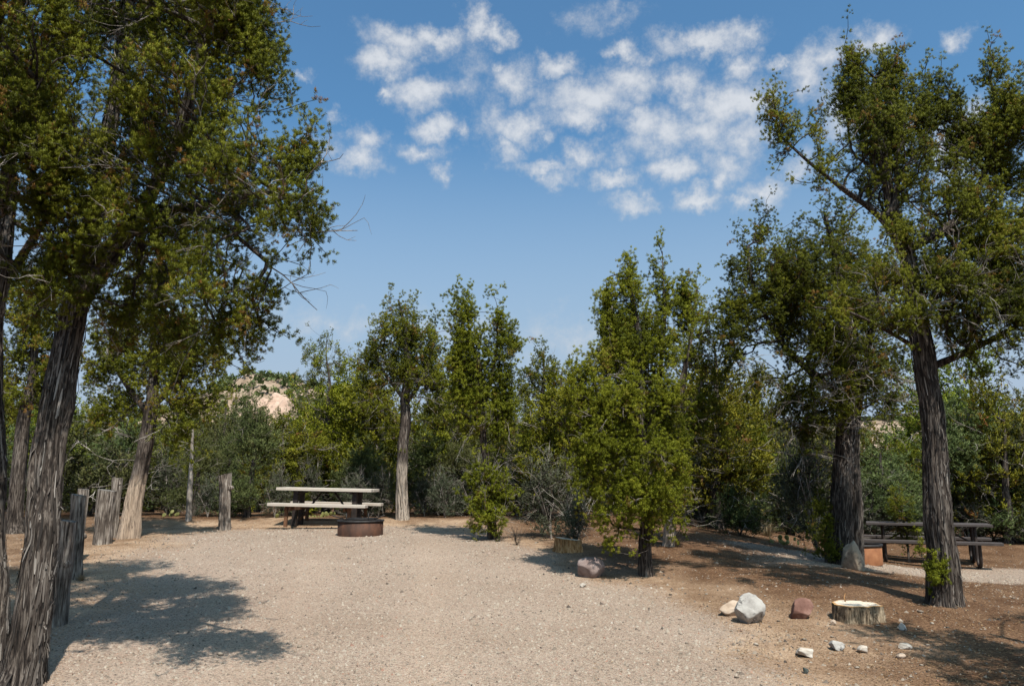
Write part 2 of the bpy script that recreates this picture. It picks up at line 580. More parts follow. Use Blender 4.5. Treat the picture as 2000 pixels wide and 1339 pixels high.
# ------------------------------------------------------------------ ground
def gravel_mask(x, y):
    """1 where the pale crushed gravel lies, 0 on bare red-brown soil"""
    x, y = np.asarray(x, float), np.asarray(y, float)
    p = np.stack([x, y, np.zeros_like(x)], -1)
    w = (fbm(p, 1.1, 21, 3) - 0.5) * 0.9
    # right edge of the parking spur: a line through ground points traced in the photograph
    xe = np.interp(y, EDGE_Y, EDGE_X)
    right = smooth((xe - x + w * 0.9) / 1.3 + 0.5)
    back = smooth((17.0 - y + w * 0.8 + 0.12 * (x + 3)) / 1.2 + 0.5)
    left = smooth((x - np.interp(y, [0, 6, 8, 10, 13, 16, 18], [-4.2, -4.2, -4.6, -5.2, -6.2, -6.4, -6.0]) + w * 1.2) / 2.2 + 0.3)
    a = right * back * (0.22 + 0.78 * left) * smooth((x + 7.4 + w) / 1.4)
    # second pad by the other table
    yc = 13.6 + 0.06 * (x - 8)
    b = smooth((1.55 - np.abs(y - yc) + w) / 0.8 + 0.3) * smooth((x - 3.4 + w) / 1.2)
    return np.clip(np.maximum(a, b * 0.9), 0, 1)


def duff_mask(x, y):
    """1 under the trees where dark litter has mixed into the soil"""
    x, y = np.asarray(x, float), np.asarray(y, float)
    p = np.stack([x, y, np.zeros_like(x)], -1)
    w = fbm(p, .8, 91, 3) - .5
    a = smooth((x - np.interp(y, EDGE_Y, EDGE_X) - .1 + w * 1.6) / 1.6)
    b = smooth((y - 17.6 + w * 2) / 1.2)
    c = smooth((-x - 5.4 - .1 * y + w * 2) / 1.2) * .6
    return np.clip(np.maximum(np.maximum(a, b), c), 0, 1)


EDGE_PX = [(1560, 1345), (1480, 1290), (1430, 1235), (1320, 1180), (1200, 1138), (1130, 1112), (1060, 1085), (1000, 1058), (960, 1045), (900, 1030)]
EDGE_X, EDGE_Y = [], []
for _px, _py in EDGE_PX:
    _g = gp(_px, _py)
    EDGE_X.append(_g[0]); EDGE_Y.append(_g[1])
EDGE_X, EDGE_Y = [EDGE_X[0]] + EDGE_X, [-50] + EDGE_Y


def worn_mask(x, y):
    """two wheel tracks where the gravel is packed down"""
    x, y = np.asarray(x, float), np.asarray(y, float)
    p = np.stack([x, y, np.zeros_like(x)], -1)
    c = -1.35 - .12 * (y - 6) + (fbm(p, .35, 61, 2) - .5) * .5
    return np.exp(-((x - c + .8) / .32) ** 2) + np.exp(-((x - c - .8) / .32) ** 2) * (.6 + .8 * (fbm(p, .9, 62, 2)))


def mat_ground():
    m, nt, b, L = new_mat('gravel_and_soil')
    tc = node(nt, 'ShaderNodeTexCoord')
    at = node(nt, 'ShaderNodeAttribute', attribute_name='gravel')
    P = tc.outputs['Object']
    # gravel: cells of crushed stone at two sizes
    v1 = node(nt, 'ShaderNodeTexVoronoi', inputs={'Scale': 62.0, 'Randomness': 1.0})
    v2 = node(nt, 'ShaderNodeTexVoronoi', inputs={'Scale': 150.0, 'Randomness': 1.0})
    nw = node(nt, 'ShaderNodeTexNoise', inputs={'Scale': 30.0, 'Detail': 3.0})
    L(P, nw.inputs[0])
    wv = node(nt, 'ShaderNodeVectorMath', operation='MULTIPLY_ADD', inputs={1: (0.012, 0.012, 0.0)})
    L(nw.outputs['Color'], wv.inputs[0]); L(P, wv.inputs[2])
    L(wv.outputs[0], v1.inputs['Vector']); L(wv.outputs[0], v2.inputs['Vector'])
    s1 = node(nt, 'ShaderNodeSeparateColor'); L(v1.outputs['Color'], s1.inputs[0])
    s2 = node(nt, 'ShaderNodeSeparateColor'); L(v2.outputs['Color'], s2.inputs[0])
    stones = [(0.0, (0.09, 0.07, 0.057)), (0.14, (0.24, 0.19, 0.15)), (0.35, (0.38, 0.308, 0.236)), (0.6, (0.455, 0.377, 0.296)), (0.85, (0.53, 0.445, 0.355)), (0.94, (0.42, 0.25, 0.18)), (1.0, (0.60, 0.55, 0.49))]
    r1 = ramp(nt, alb(stones)); L(s1.outputs[0], r1.inputs[0])
    r2 = ramp(nt, alb(stones)); L(s2.outputs[0], r2.inputs[0])
    ms = node(nt, 'ShaderNodeMix', data_type='RGBA', inputs={'Factor': 0.55})
    L(r1.outputs[0], ms.inputs['A']); L(r2.outputs[0], ms.inputs['B'])
    nb = node(nt, 'ShaderNodeTexNoise', inputs={'Scale': 0.55, 'Detail': 4.0, 'Roughness': 0.6}); L(P, nb.inputs[0])
    rb = ramp(nt, [(0.3, (0.92, 0.84, 0.795)), (0.7, (1.13, 1.065, 1.045))]); L(nb.outputs[0], rb.inputs[0])
    mg = node(nt, 'ShaderNodeMix', data_type='RGBA', blend_type='MULTIPLY', inputs={'Factor': 1.0})
    wt = node(nt, 'ShaderNodeAttribute', attribute_name='worn')
    rw = ramp(nt, [(0, (.975, .97, .965)), (1, (1.045, 1.035, 1.02))]); L(wt.outputs['Fac'], rw.inputs[0])
    mw = node(nt, 'ShaderNodeMix', data_type='RGBA', blend_type='MULTIPLY', inputs={'Factor': 1.0})
    L(ms.outputs['Result'], mw.inputs['A']); L(rw.outputs[0], mw.inputs['B'])
    L(mw.outputs['Result'], mg.inputs['A']); L(rb.outputs[0], mg.inputs['B'])
    # soil: red-brown, with litter
    ns = node(nt, 'ShaderNodeTexNoise', inputs={'Scale': 42.0, 'Detail': 8.0, 'Roughness': 0.72}); L(P, ns.inputs[0])
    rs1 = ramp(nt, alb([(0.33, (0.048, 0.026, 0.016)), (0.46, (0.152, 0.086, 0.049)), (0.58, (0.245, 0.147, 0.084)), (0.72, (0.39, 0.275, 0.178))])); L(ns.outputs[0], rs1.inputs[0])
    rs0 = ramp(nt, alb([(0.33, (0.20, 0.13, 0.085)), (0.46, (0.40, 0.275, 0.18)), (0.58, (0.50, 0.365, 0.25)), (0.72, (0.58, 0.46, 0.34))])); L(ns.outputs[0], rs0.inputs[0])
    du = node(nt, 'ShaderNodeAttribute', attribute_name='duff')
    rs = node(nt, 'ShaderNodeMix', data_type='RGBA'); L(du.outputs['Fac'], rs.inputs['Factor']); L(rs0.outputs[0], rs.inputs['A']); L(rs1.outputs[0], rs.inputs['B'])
    nl = node(nt, 'ShaderNodeTexNoise', inputs={'Scale': 1.7, 'Detail': 5.0, 'Roughness': 0.65}); L(P, nl.inputs[0])
    rl = ramp(nt, [(0.34, (0.62, 0.54, 0.48)), (0.66, (1.22, 1.2, 1.18))]); L(nl.outputs[0], rl.inputs[0])
    mso = node(nt, 'ShaderNodeMix', data_type='RGBA', blend_type='MULTIPLY', inputs={'Factor': 1.0})
    L(rs.outputs['Result'], mso.inputs['A']); L(rl.outputs[0], mso.inputs['B'])
    # edge broken up stone by stone
    e = node(nt, 'ShaderNodeMath', operation='MULTIPLY_ADD', inputs={1: 0.55, 2: -0.275}); L(s1.outputs[1], e.inputs[0])
    e2 = node(nt, 'ShaderNodeMath', operation='ADD'); L(at.outputs['Fac'], e2.inputs[0]); L(e.outputs[0], e2.inputs[1])
    fac = node(nt, 'ShaderNodeMapRange', inputs={1: 0.30, 2: 0.72}); L(e2.outputs[0], fac.inputs[0])
    mx = node(nt, 'ShaderNodeMix', data_type='RGBA')
    L(fac.outputs[0], mx.inputs['Factor']); L(mso.outputs['Result'], mx.inputs['A']); L(mg.outputs['Result'], mx.inputs['B'])
    L(mx.outputs['Result'], b.inputs['Base Color'])
    b.inputs['Roughness'].default_value = 0.95
    b.inputs['Specular IOR Level'].default_value = 0.1
    h1 = node(nt, 'ShaderNodeMath', operation='MULTIPLY_ADD', inputs={1: -0.7, 2: 0.6}); L(v1.outputs['Distance'], h1.inputs[0])
    h2 = node(nt, 'ShaderNodeMath', operation='ADD'); L(h1.outputs[0], h2.inputs[0]); L(s1.outputs[2], h2.inputs[1])
    h3 = node(nt, 'ShaderNodeMath', operation='ADD'); L(h2.outputs[0], h3.inputs[0]); L(ns.outputs[0], h3.inputs[1])
    bp = node(nt, 'ShaderNodeBump', inputs={'Strength': 0.9, 'Distance': 0.012}); L(h3.outputs[0], bp.inputs['Height'])
    L(bp.outputs[0], b.inputs['Normal'])
    return m


def build_ground():
    def lines(lo, hi, step, far):
        core = np.arange(lo, hi + step / 2, step)
        g, out_hi, out_lo = step, [], []
        x = hi
        while x < far:
            g *= 1.28
            x += g
            out_hi.append(x)
        g, x = step, lo
        while x > -far:
            g *= 1.28
            x -= g
            out_lo.append(x)
        return np.concatenate([np.array(out_lo[::-1]), core, np.array(out_hi)])
    xs, ys = lines(-11, 13, 0.11, 900), lines(3.5, 19, 0.11, 900)
    X, Y = np.meshgrid(xs, ys)
    Z = H(X, Y)
    v = np.stack([X, Y, Z], -1).reshape(-1, 3)
    nx, ny = len(xs), len(ys)
    i = np.arange(ny - 1)[:, None] * nx + np.arange(nx - 1)[None, :]
    f = np.stack([i, i + 1, i + nx + 1, i + nx], -1).reshape(-1, 4)
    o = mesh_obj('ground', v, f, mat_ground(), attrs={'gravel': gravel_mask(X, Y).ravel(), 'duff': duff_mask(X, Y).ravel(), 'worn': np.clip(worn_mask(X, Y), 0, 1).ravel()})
    tag(o, 'pale gravel parking spur edged with bare red-brown soil', kind='structure')


build_ground()


# ------------------------------------------------------------------ far hills
def hill(name, cx, cy, rx, ry, h, mat, seed, label, z0=-1.5, n=60, p=1.0):
    u = np.linspace(-1, 1, n)
    X, Y = np.meshgrid(u, u)
    r = np.sqrt(X ** 2 + Y ** 2)
    prof = np.clip(1 - r, 0, 1)
    prof = smooth(prof ** p)
    q = np.stack([X * 3, Y * 3, X * 0], -1)
    Z = h * prof * (0.75 + 0.5 * fbm(q, 1.0, seed, 4)) + z0
    v = np.stack([X * rx + cx, Y * ry + cy, Z], -1).reshape(-1, 3)
    i = np.arange(n - 1)[:, None] * n + np.arange(n - 1)[None, :]
    f = np.stack([i, i + 1, i + n + 1, i + n], -1).reshape(-1, 4)
    o = mesh_obj(name, v, f, mat)
    tag(o, label, kind='structure')
    return o


M['hill'] = mat_simple('hill_soil', [(0.3, (0.20, 0.135, 0.09)), (0.5, (0.34, 0.245, 0.17)), (0.7, (0.46, 0.35, 0.26))], 0.35, 0.95, 0.6, 0.6)
M['slick'] = mat_simple('sandstone', [(0.3, (0.42, 0.275, 0.20)), (0.55, (0.56, 0.39, 0.29)), (0.75, (0.64, 0.47, 0.36))], 0.5, 0.95, 0.5, 0.3, stretch=(1, 1, 3))
# ridge on the skyline, pink slickrock dome in front of it, low rise far to the other side
hA = hill('hill', pt(505, 745, 185)[0], 185, 44, 44, pt(505, 754, 185)[2] + 1.5, M['hill'], 5, 'scrub dotted hill with the pink dome in front', p=.55)
hB = hill('sandstone_dome', pt(530, 765, 136)[0], 136, 11, 12, pt(530, 771, 136)[2] + 1.5, M['slick'], 8, 'smooth pink sandstone dome on the hillside', p=0.62, z0=-2.0)
hC = hill('low_ridge', 130, 250, 150, 70, pt(1790, 818, 250)[2] + 1.5, M['hill'], 12, 'low wooded ridge behind the second table')
hD = hill('sandstone_slope', pt(1760, 858, 190)[0], 190, 11, 10, pt(1760, 858, 190)[2] + 1.5, M['slick'], 15, 'pale bare slope on the low ridge', p=0.8)


# ------------------------------------------------------------------ trees
def twig_templates(seed=3):
    """bare, forked, pale twigs"""
    rng = np.random.default_rng(seed)
    out = []
    for t in range(5):
        V, Fc, n0 = [], [], 0
        stack = [(np.zeros(3), np.array([0, 0, 1.0]), 1.0, 0.014, 0)]
        while stack:
            p, d, ln, r, lev = stack.pop()
            n = 5 if lev == 0 else 3
            P = [p]
            for k in range(n):
                d = norm(d + rng.normal(0, 0.17, 3) + np.array([0, 0, 0.02]))
                P.append(P[-1] + d * ln / n)
            P = np.array(P)
            R = np.linspace(r, r * 0.45, n + 1)
            v, f = tube(P, R, 3)
            V.append(v); Fc.append(f + n0); n0 += len(v)
            if lev < 2:
                for k in range(1 if lev else 4):
                    i = rng.integers(1, n + 1)
                    stack.append((P[i], norm(d + rng.normal(0, 0.75, 3)), ln * rng.uniform(.35, .6), r * 0.55, lev + 1))
        out.append((np.vstack(V), np.vstack(Fc)))
    return out


TWIGS = twig_templates()


def rot_to(d, rng):
    """random rotation matrices taking +Z to d, (n,3) -> (n,3,3)"""
    d = norm(d)
    a = norm(np.cross(d, rng.normal(size=d.shape)))
    b = np.cross(d, a)
    return np.stack([a, b, d], -1)


def leaf_mesh(P, D, tint, k, nb, rc, ln, wd, rng, up=0.45, spread=0.55):
    """P clump centres, D clump axes: k sprays per clump, nb narrow blades per spray"""
    n = len(P)
    off = rng.normal(size=(n, k, 3))
    off = off / np.linalg.norm(off, axis=-1, keepdims=True) * (rng.uniform(0, 1, (n, k, 1)) ** 0.5) * rc
    along = rng.uniform(-0.6, 1.6, (n, k, 1)) * rc
    size = rng.uniform(0.7, 1.3, (n, 1, 1))
    base = P[:, None, :] + off * 0.72 * size + D[:, None, :] * along * size
    sd = norm(D[:, None, :] * 0.55 + off / rc * 0.75 + np.array([0, 0, up]) + rng.normal(0, 0.3, (n, k, 3)))
    bb = base[:, :, None, :] + sd[:, :, None, :] * rng.uniform(-0.5, 1.0, (n, k, nb, 1)) * ln
    bd = norm(sd[:, :, None, :] + rng.normal(0, spread, (n, k, nb, 3)))
    side = norm(np.cross(bd, rng.normal(size=bd.shape)))
    l = ln * rng.uniform(0.6, 1.3, (n, k, nb, 1))
    w = wd * rng.uniform(0.7, 1.3, (n, k, nb, 1))
    v = np.stack([bb - side * w / 2, bb + side * w / 2, bb + bd * l], -2).reshape(-1, 3)
    t = (tint[:, None, None] + rng.normal(0, 0.07, (n, k, 1)) + rng.normal(0, 0.06, (n, k, nb)))
    t = np.clip(t, 0, 1)
    t = np.repeat(t.reshape(-1), 3)
    f = np.arange(len(v)).reshape(-1, 3)
    # shading normal leans towards the outside of the tuft, as in a cushion of scale leaves
    ng = np.cross(bd, side)
    out = norm(off / rc * 0.8 + D[:, None, :] * 0.35 + np.array([0, 0, 0.15]))[:, :, None, :] + 0 * bd
    sgn = np.where((ng * out).sum(-1, keepdims=True) < 0, -1.0, 1.0)
    nrm = norm(ng * sgn * 0.55 + out * 0.9)
    flip = (sgn.reshape(-1) < 0)
    # winding must agree with the normal: (a, b, tip) has normal side x bd = -ng
    f2 = f.copy()
    f2[~flip] = f[~flip][:, [1, 0, 2]]
    nrm = np.repeat(nrm.reshape(-1, 3), 3, 0)
    return v, f2, t, nrm


def grow(trunks, pts, rng, bf=0.3, step=0.14, r0=0.0035, expo=2.25, down_pen=0.6, wob=0.06):
    """connect crown points to the trunk and to each other, cheapest path first"""
    cap = 60000
    pos = np.zeros((cap, 3)); plen = np.zeros(cap); par = np.full(cap, -1); tdir = np.zeros((cap, 3))
    is_tr = np.zeros(cap, bool)
    n = 0
    for P, lo in trunks:                       # lo: first index that may carry branches
        T = norm(np.gradient(P, axis=0))
        for i in range(lo, len(P), 2):
            pos[n], tdir[n], is_tr[n] = P[i], T[i], True
            plen[n] = (P[i][2] - P[0][2]) * 0.25
            n += 1
    ntr = n
    d0 = np.min(np.linalg.norm(pts[:, None, :] - pos[None, :ntr, :], axis=-1), axis=1)
    order = np.argsort(d0)
    tips = []
    for ii in order:
        p = pts[ii]
        df = p - pos[:n]
        d = np.sqrt((df ** 2).sum(1))
        cost = d * (1 + down_pen * np.clip(-df[:, 2] / np.maximum(d, 1e-6), 0, 1)) + bf * plen[:n]
        j = int(np.argmin(cost))
        dist = d[j]
        k = max(1, int(math.ceil(dist / step)))
        c1 = pos[j] + tdir[j] * dist * (0.12 if is_tr[j] else 0.3) + np.array([0, 0, -0.05 * dist])
        prev = j
        for q in range(1, k + 1):
            t = q / k
            x = (1 - t) ** 2 * pos[j] + 2 * t * (1 - t) * c1 + t * t * p
            if q < k:
                x = x + rng.normal(0, wob * step, 3)
            pos[n] = x; par[n] = prev; plen[n] = plen[prev] + dist / k
            tdir[n] = norm(x - pos[prev]) if not np.allclose(x, pos[prev]) else tdir[prev]
            prev = n
            n += 1
        tips.append(prev)
    area = np.zeros(n)
    nch = np.zeros(n, int)
    for i in range(ntr, n):
        nch[par[i]] += 1
    for i in range(n - 1, ntr - 1, -1):
        if nch[i] == 0:
            area[i] = r0 ** expo
        area[par[i]] += area[i]
    rad = area ** (1 / expo)
    main = np.full(n, -1)
    for i in range(ntr, n):
        pp = par[i]
        if not is_tr[pp] and (main[pp] < 0 or rad[i] > rad[main[pp]]):
            main[pp] = i
    V, Fc, n0 = [], [], 0
    for i in range(ntr, n):
        pp = par[i]
        if not is_tr[pp] and main[pp] == i:
            continue
        chain = [pp, i]
        while main[chain[-1]] >= 0:
            chain.append(main[chain[-1]])
        P = pos[chain]
        R = rad[chain].copy()
        R[0] = R[1] * 1.15
        R[-1] *= 0.6
        if len(P) > 3:
            P = P.copy(); P[1:-1] = (P[:-2] + 2 * P[1:-1] + P[2:]) / 4
        sides = 8 if R[1] > 0.03 else 5 if R[1] > 0.013 else 3
        v, f = tube(P, R, sides)
        V.append(v); Fc.append(f + n0); n0 += len(v)
    tips = np.array(tips)
    return np.vstack(V), np.vstack(Fc), pos[tips], tdir[tips], pos[ntr:n], tdir[ntr:n], rad[ntr:n]


def sample_blobs(blobs, n, rng, hole=0.42, hole_scale=2.6, seed=0, shell=0.45):
    """points through a union of ellipsoids, thinned into clumps by noise"""
    vol = np.array([np.prod(b[1]) ** 0.75 * (b[2] if len(b) > 2 else 1) for b in blobs])
    out = []
    tot = 0
    while tot < n:
        k = rng.choice(len(blobs), size=n * 3, p=vol / vol.sum())
        c = np.array([b[0] for b in blobs])[k]
        r = np.array([b[1] for b in blobs])[k]
        d = rng.normal(size=(len(k), 3))
        d = norm(d) * rng.uniform(0, 1, (len(k), 1)) ** shell
        p = c + d * r
        keep = vnoise(p, hole_scale, seed + 31) * 0.6 + vnoise(p, hole_scale * 2.3, seed + 57) * 0.4 > hole
        p = p[keep]
        out.append(p)
        tot += len(p)
    return np.vstack(out)[:n]


def px_blobs(depth, items, squash=0.9):
    """(px, py, rx, ry, depth offset, weight) -> ellipsoids in metres"""
    out = []
    for it in items:
        px, py, rx, ry = it[:4]
        dd = it[4] if len(it) > 4 else 0.0
        w = it[5] if len(it) > 5 else 1.0
        D = depth + dd
        c = pt(px, py, D)
        s = D / F
        rz = max(rx, ry) * s * squash if len(it) < 7 else it[6]
        out.append((c, np.array([rx * s, max(rz, 0.12), ry * s]), w))
    return out


def px_line(depth, items):
    """(px, py, radius m, depth offset) -> trunk line"""
    P = [pt(i[0], i[1], depth + (i[3] if len(i) > 3 else 0)) for i in items]
    return np.array(P), np.array([i[2] for i in items])


TRIS = [0]


def tuft_mesh(seed, n, length, radius, bl, bw):
    """one juniper tuft: short scale-leaf cords bristling round a forked twig"""
    rng = np.random.default_rng(seed)
    nf = 5
    fd = norm(np.stack([rng.normal(0, .55, nf), rng.normal(0, .55, nf), np.ones(nf)], -1))
    fd[0] = (0, 0, 1)
    k = rng.integers(nf, size=n)
    t = rng.uniform(0.05, 1.0, n) ** 0.8
    axis = fd[k]
    p = axis * (t * length * np.where(k == 0, 1.0, .8))[:, None]
    out = norm(np.cross(axis, rng.normal(size=(n, 3))))
    p = p + out * radius * rng.uniform(0, .35, n)[:, None]
    d = norm(axis * rng.uniform(.5, 1.2, n)[:, None] + out * rng.uniform(.5, 1.1, n)[:, None])
    side = norm(np.cross(d, rng.normal(size=(n, 3))))
    l = bl * rng.uniform(.6, 1.25, n)[:, None]
    w = bw * rng.uniform(.75, 1.25, n)[:, None]
    q = np.stack([p - side * w / 2, p + side * w / 2, p + d * l], 1)
    ng = np.cross(q[:, 1] - q[:, 0], q[:, 2] - q[:, 0])
    cen = np.array([0, 0, length * .35])
    o = norm(out * .8 + norm(p - cen) * .7 + np.array([0, 0, .55]))
    flip = (ng * o).sum(1) < 0
    f = np.arange(3 * n).reshape(-1, 3)
    f[flip] = f[flip][:, [1, 0, 2]]
    nr = norm(norm(ng) * np.where(flip, -1, 1)[:, None] * .5 + o)
    me_o = mesh_obj('tuft', q.reshape(-1, 3), f, None, None, True, None, {'leaf_tint': np.repeat(rng.normal(0, .07, n) + (t - .55) * .22, 3)})
    a = me_o.data.attributes.new('custom_normal', 'FLOAT_VECTOR', 'POINT')
    a.data.foreach_set('vector', np.repeat(nr, 3, 0).astype(np.float32).ravel())
    COL.objects.unlink(me_o)                       # a shape the foliage nodes copy; not a thing in the scene
    return me_o


TUFTS = {q: [tuft_mesh(900 + i + 10 * j, *prm) for i in range(3)] for j, (q, prm) in enumerate({
    'near': (72, .036, .012, .0150, .0034), 'mid': (72, .040, .014, .0165, .0040), 'far': (70, .052, .019, .0210, .0055)}.items())}
_GN = {}


def foliage_nodes(quality, mat):
    key = (quality, mat)
    if key in _GN:
        return _GN[key]
    ng = bpy.data.node_groups.new('foliage_' + quality + '_' + mat, 'GeometryNodeTree')
    ng.interface.new_socket('Geometry', in_out='INPUT', socket_type='NodeSocketGeometry')
    ng.interface.new_socket('Geometry', in_out='OUTPUT', socket_type='NodeSocketGeometry')
    N, L = ng.nodes.new, ng.links.new
    gi, go = N('NodeGroupInput'), N('NodeGroupOutput')
    join = N('GeometryNodeGeometryToInstance')
    for o in TUFTS[quality]:
        oi = N('GeometryNodeObjectInfo')
        oi.inputs['Object'].default_value = o
        oi.inputs['As Instance'].default_value = False
        sm = N('GeometryNodeSetMaterial')
        sm.inputs['Material'].default_value = M[mat]
        L(oi.outputs['Geometry'], sm.inputs['Geometry'])
        L(sm.outputs[0], join.inputs[0])

    def attr(nm, typ):
        a = N('GeometryNodeInputNamedAttribute')
        a.data_type = typ
        a.inputs['Name'].default_value = nm
        return a.outputs['Attribute']
    al = N('FunctionNodeAlignRotationToVector')
    al.axis = 'Z'
    L(attr('dir', 'FLOAT_VECTOR'), al.inputs['Vector'])
    rl = N('FunctionNodeRotateRotation')
    rl.rotation_space = 'LOCAL'
    L(al.outputs[0], rl.inputs['Rotation'])
    er = N('FunctionNodeAxisAngleToRotation')
    er.inputs['Axis'].default_value = (0, 0, 1)
    L(attr('spin', 'FLOAT'), er.inputs['Angle'])
    L(er.outputs[0], rl.inputs['Rotate By'])
    ip = N('GeometryNodeInstanceOnPoints')
    ip.inputs['Pick Instance'].default_value = True
    L(gi.outputs[0], ip.inputs['Points'])
    L(join.outputs[0], ip.inputs['Instance'])
    L(rl.outputs[0], ip.inputs['Rotation'])
    L(attr('size', 'FLOAT'), ip.inputs['Scale'])
    L(ip.outputs[0], go.inputs[0])
    _GN[key] = ng
    return ng


def tuft_crown(root, base, pts, dirs, tint, quality, mat, rng):
    n = len(pts)
    me = bpy.data.meshes.new('crown')
    me.vertices.add(n)
    me.vertices.foreach_set('co', (pts - base).astype(np.float32).ravel())
    for nm, typ, val in (('dir', 'FLOAT_VECTOR', dirs), ('spin', 'FLOAT', rng.uniform(0, 6.28, n)), ('size', 'FLOAT', rng.uniform(.7, 1.3, n)), ('tint', 'FLOAT', tint)):
        a = me.attributes.new(nm, typ, 'POINT')
        a.data.foreach_set('vector' if typ == 'FLOAT_VECTOR' else 'value', np.asarray(val, np.float32).ravel())
    me.materials.append(M[mat])
    o = bpy.data.objects.new('crown', me)
    COL.objects.link(o)
    o.parent = root
    md = o.modifiers.new('foliage', 'NODES')
    md.node_group = foliage_nodes(quality, mat)
    tag(o, kind='stuff')
    return o


def make_tree(name, label, cat, base, lines, blobs, n_clump, leaf, bark, foliage, seed, dead=0, dead_len=(0.25, 0.6), hole=0.42, hole_scale=2.6,
              sides=40, flare=0.35, group=None, bf=0.3, low=0.45, r0=0.0042, tint=(0.5, 0.18), brown=0.05, rough=1.0, shell=0.45, up=0.45, extra_pts=None, dead_low=None, dstep=0.17, strips=0):
    """leaf = (sprays per clump, blades per spray, clump radius, blade length, blade width)"""
    rng = np.random.default_rng(seed)
    base = np.asarray(base, float)
    root = empty(name, base, label, cat, group)
    gv = Geo()
    trunks, surf = [], []
    for li, (P, R) in enumerate(lines):
        if li == 0:
            P = np.vstack([P[0] - norm(P[1] - P[0]) * .3, P]); R = np.concatenate([[R[0] * 1.05], R])
        P, R = resample(P, R, 0.06)
        wig = np.stack([vnoise(np.stack([P[:, 2] * 0, P[:, 2], P[:, 2] * 0 + li], -1), 1.7, seed + c) - 0.5 for c in (1, 2, 3)], -1)
        P = P + wig * np.array([0.6, 0.6, 0]) * np.minimum(R.max(), 0.12) * smooth(np.linspace(0, 4, len(P)))[:, None]
        sd = sides if R.max() > 0.07 else max(10, sides // 2)
        v, f, rr_ = bark_tube(P, R, sd, rough, seed + li, flare if li == 0 else 0.0)
        gv.add(v, f)
        if R.max() > .06:
            surf.append((P, rr_))
        lo = int(len(P) * (low if li == 0 else 0.25))
        trunks.append((P, min(lo, len(P) - 2)))
    tr = gv.build('trunk', M[bark], root, True, base)
    if strips:
        V, Fc, Tn, n0 = [], [], [], 0
        for P, rr in surf:
            S_ = np.concatenate([[0], np.cumsum(np.linalg.norm(np.diff(P, axis=0), axis=1))])
            T_ = norm(np.gradient(P, axis=0))
            ref = norm(np.array([1.0, .2, 0]))
            V_ = norm(np.cross(T_, ref)); U_ = np.cross(V_, T_)
            ncol = rr.shape[1]
            area = float((rr.mean(1) * np.gradient(S_)).sum() * 6.28)
            for _ in range(int(strips * area)):
                L0 = rng.uniform(.06, .34)
                s0 = rng.uniform(0, max(S_[-1] - L0, .01))
                a0 = rng.uniform(0, 6.28); drift = rng.normal(0, .12)
                wd_ = rng.uniform(.003, .010)
                m_ = 5
                ss = np.linspace(s0, min(s0 + L0, S_[-1]), m_)
                row = np.clip(np.interp(ss, S_, np.arange(len(S_))), 0, len(S_) - 1)
                r0_ = row.astype(int)
                aa = a0 + drift * np.linspace(0, 1, m_)
                col_ = (aa / 6.2832 * ncol).astype(int) % ncol
                rad_ = rr[r0_, col_]
                lift = .003 + np.array([rng.uniform(0, .02) if rng.uniform() < .4 else .002, .002, .001, .002, rng.uniform(0, .03) if rng.uniform() < .5 else .002])
                dirn = U_[r0_] * np.cos(aa)[:, None] + V_[r0_] * np.sin(aa)[:, None]
                tang = -U_[r0_] * np.sin(aa)[:, None] + V_[r0_] * np.cos(aa)[:, None]
                c_ = P[r0_] + T_[r0_] * (row - r0_)[:, None] * .06 + dirn * (rad_ + lift)[:, None]
                ww = wd_ * np.array([.5, 1, 1.1, .9, .3])
                V.append(np.stack([c_ - tang * ww[:, None], c_ + tang * ww[:, None] + dirn * .003], 1).reshape(-1, 3))
                Fc.append(np.array([[2 * q, 2 * q + 1, 2 * q + 3, 2 * q + 2] for q in range(m_ - 1)]) + n0)
                Tn.append(np.full(2 * m_, rng.beta(1.3, 1.8))); n0 += 2 * m_
        tag(mesh_obj('bark_strip', np.vstack(V), np.vstack(Fc), M['strip'], tr, True, base, {'tint': np.concatenate(Tn)}), kind='stuff')
    n_c = int(n_clump / 3.6)
    cen = sample_blobs(blobs, n_c, rng, hole, hole_scale, seed, shell)
    idx = np.concatenate([np.arange(n_c), rng.integers(n_c, size=n_clump - n_c)])
    jz = rng.normal(0.25, 1, n_clump)
    taper = np.clip(1.05 - .38 * jz, .25, 1.3)[:, None]
    jit = np.concatenate([rng.normal(0, 1, (n_clump, 2)) * .82 * taper, (jz * 1.9)[:, None]], 1) * (1.25 * leaf[2]) * rng.uniform(.55, 1.7, n_c)[idx][:, None]
    jit[:n_c] = 0
    pts = cen[idx] + jit
    if extra_pts is not None:
        pts = np.vstack([pts, extra_pts])
    pts = pts[pts[:, 2] > H(pts[:, 0], pts[:, 1]) + 0.06]
    bv, bfc, tp, td, ap, ad, ar = grow(trunks, pts, rng, bf=bf, r0=r0, step=dstep)
    tag(mesh_obj('limb', bv, bfc, M['branch'], root, True, base), kind='stuff')
    k, nb, rc, ln, wd = leaf
    cl = fbm(tp, 1.6, seed + 5, 2)
    t = tint[0] + (cl - 0.5) * 0.9 + rng.normal(0, tint[1] * 0.6, len(tp))
    t = np.clip(t, 0.02, 0.88)
    br = rng.uniform(size=len(tp)) < brown
    t[br] = 0.97
    D = norm(td * 0.7 + np.array([0, 0, 0.55]))
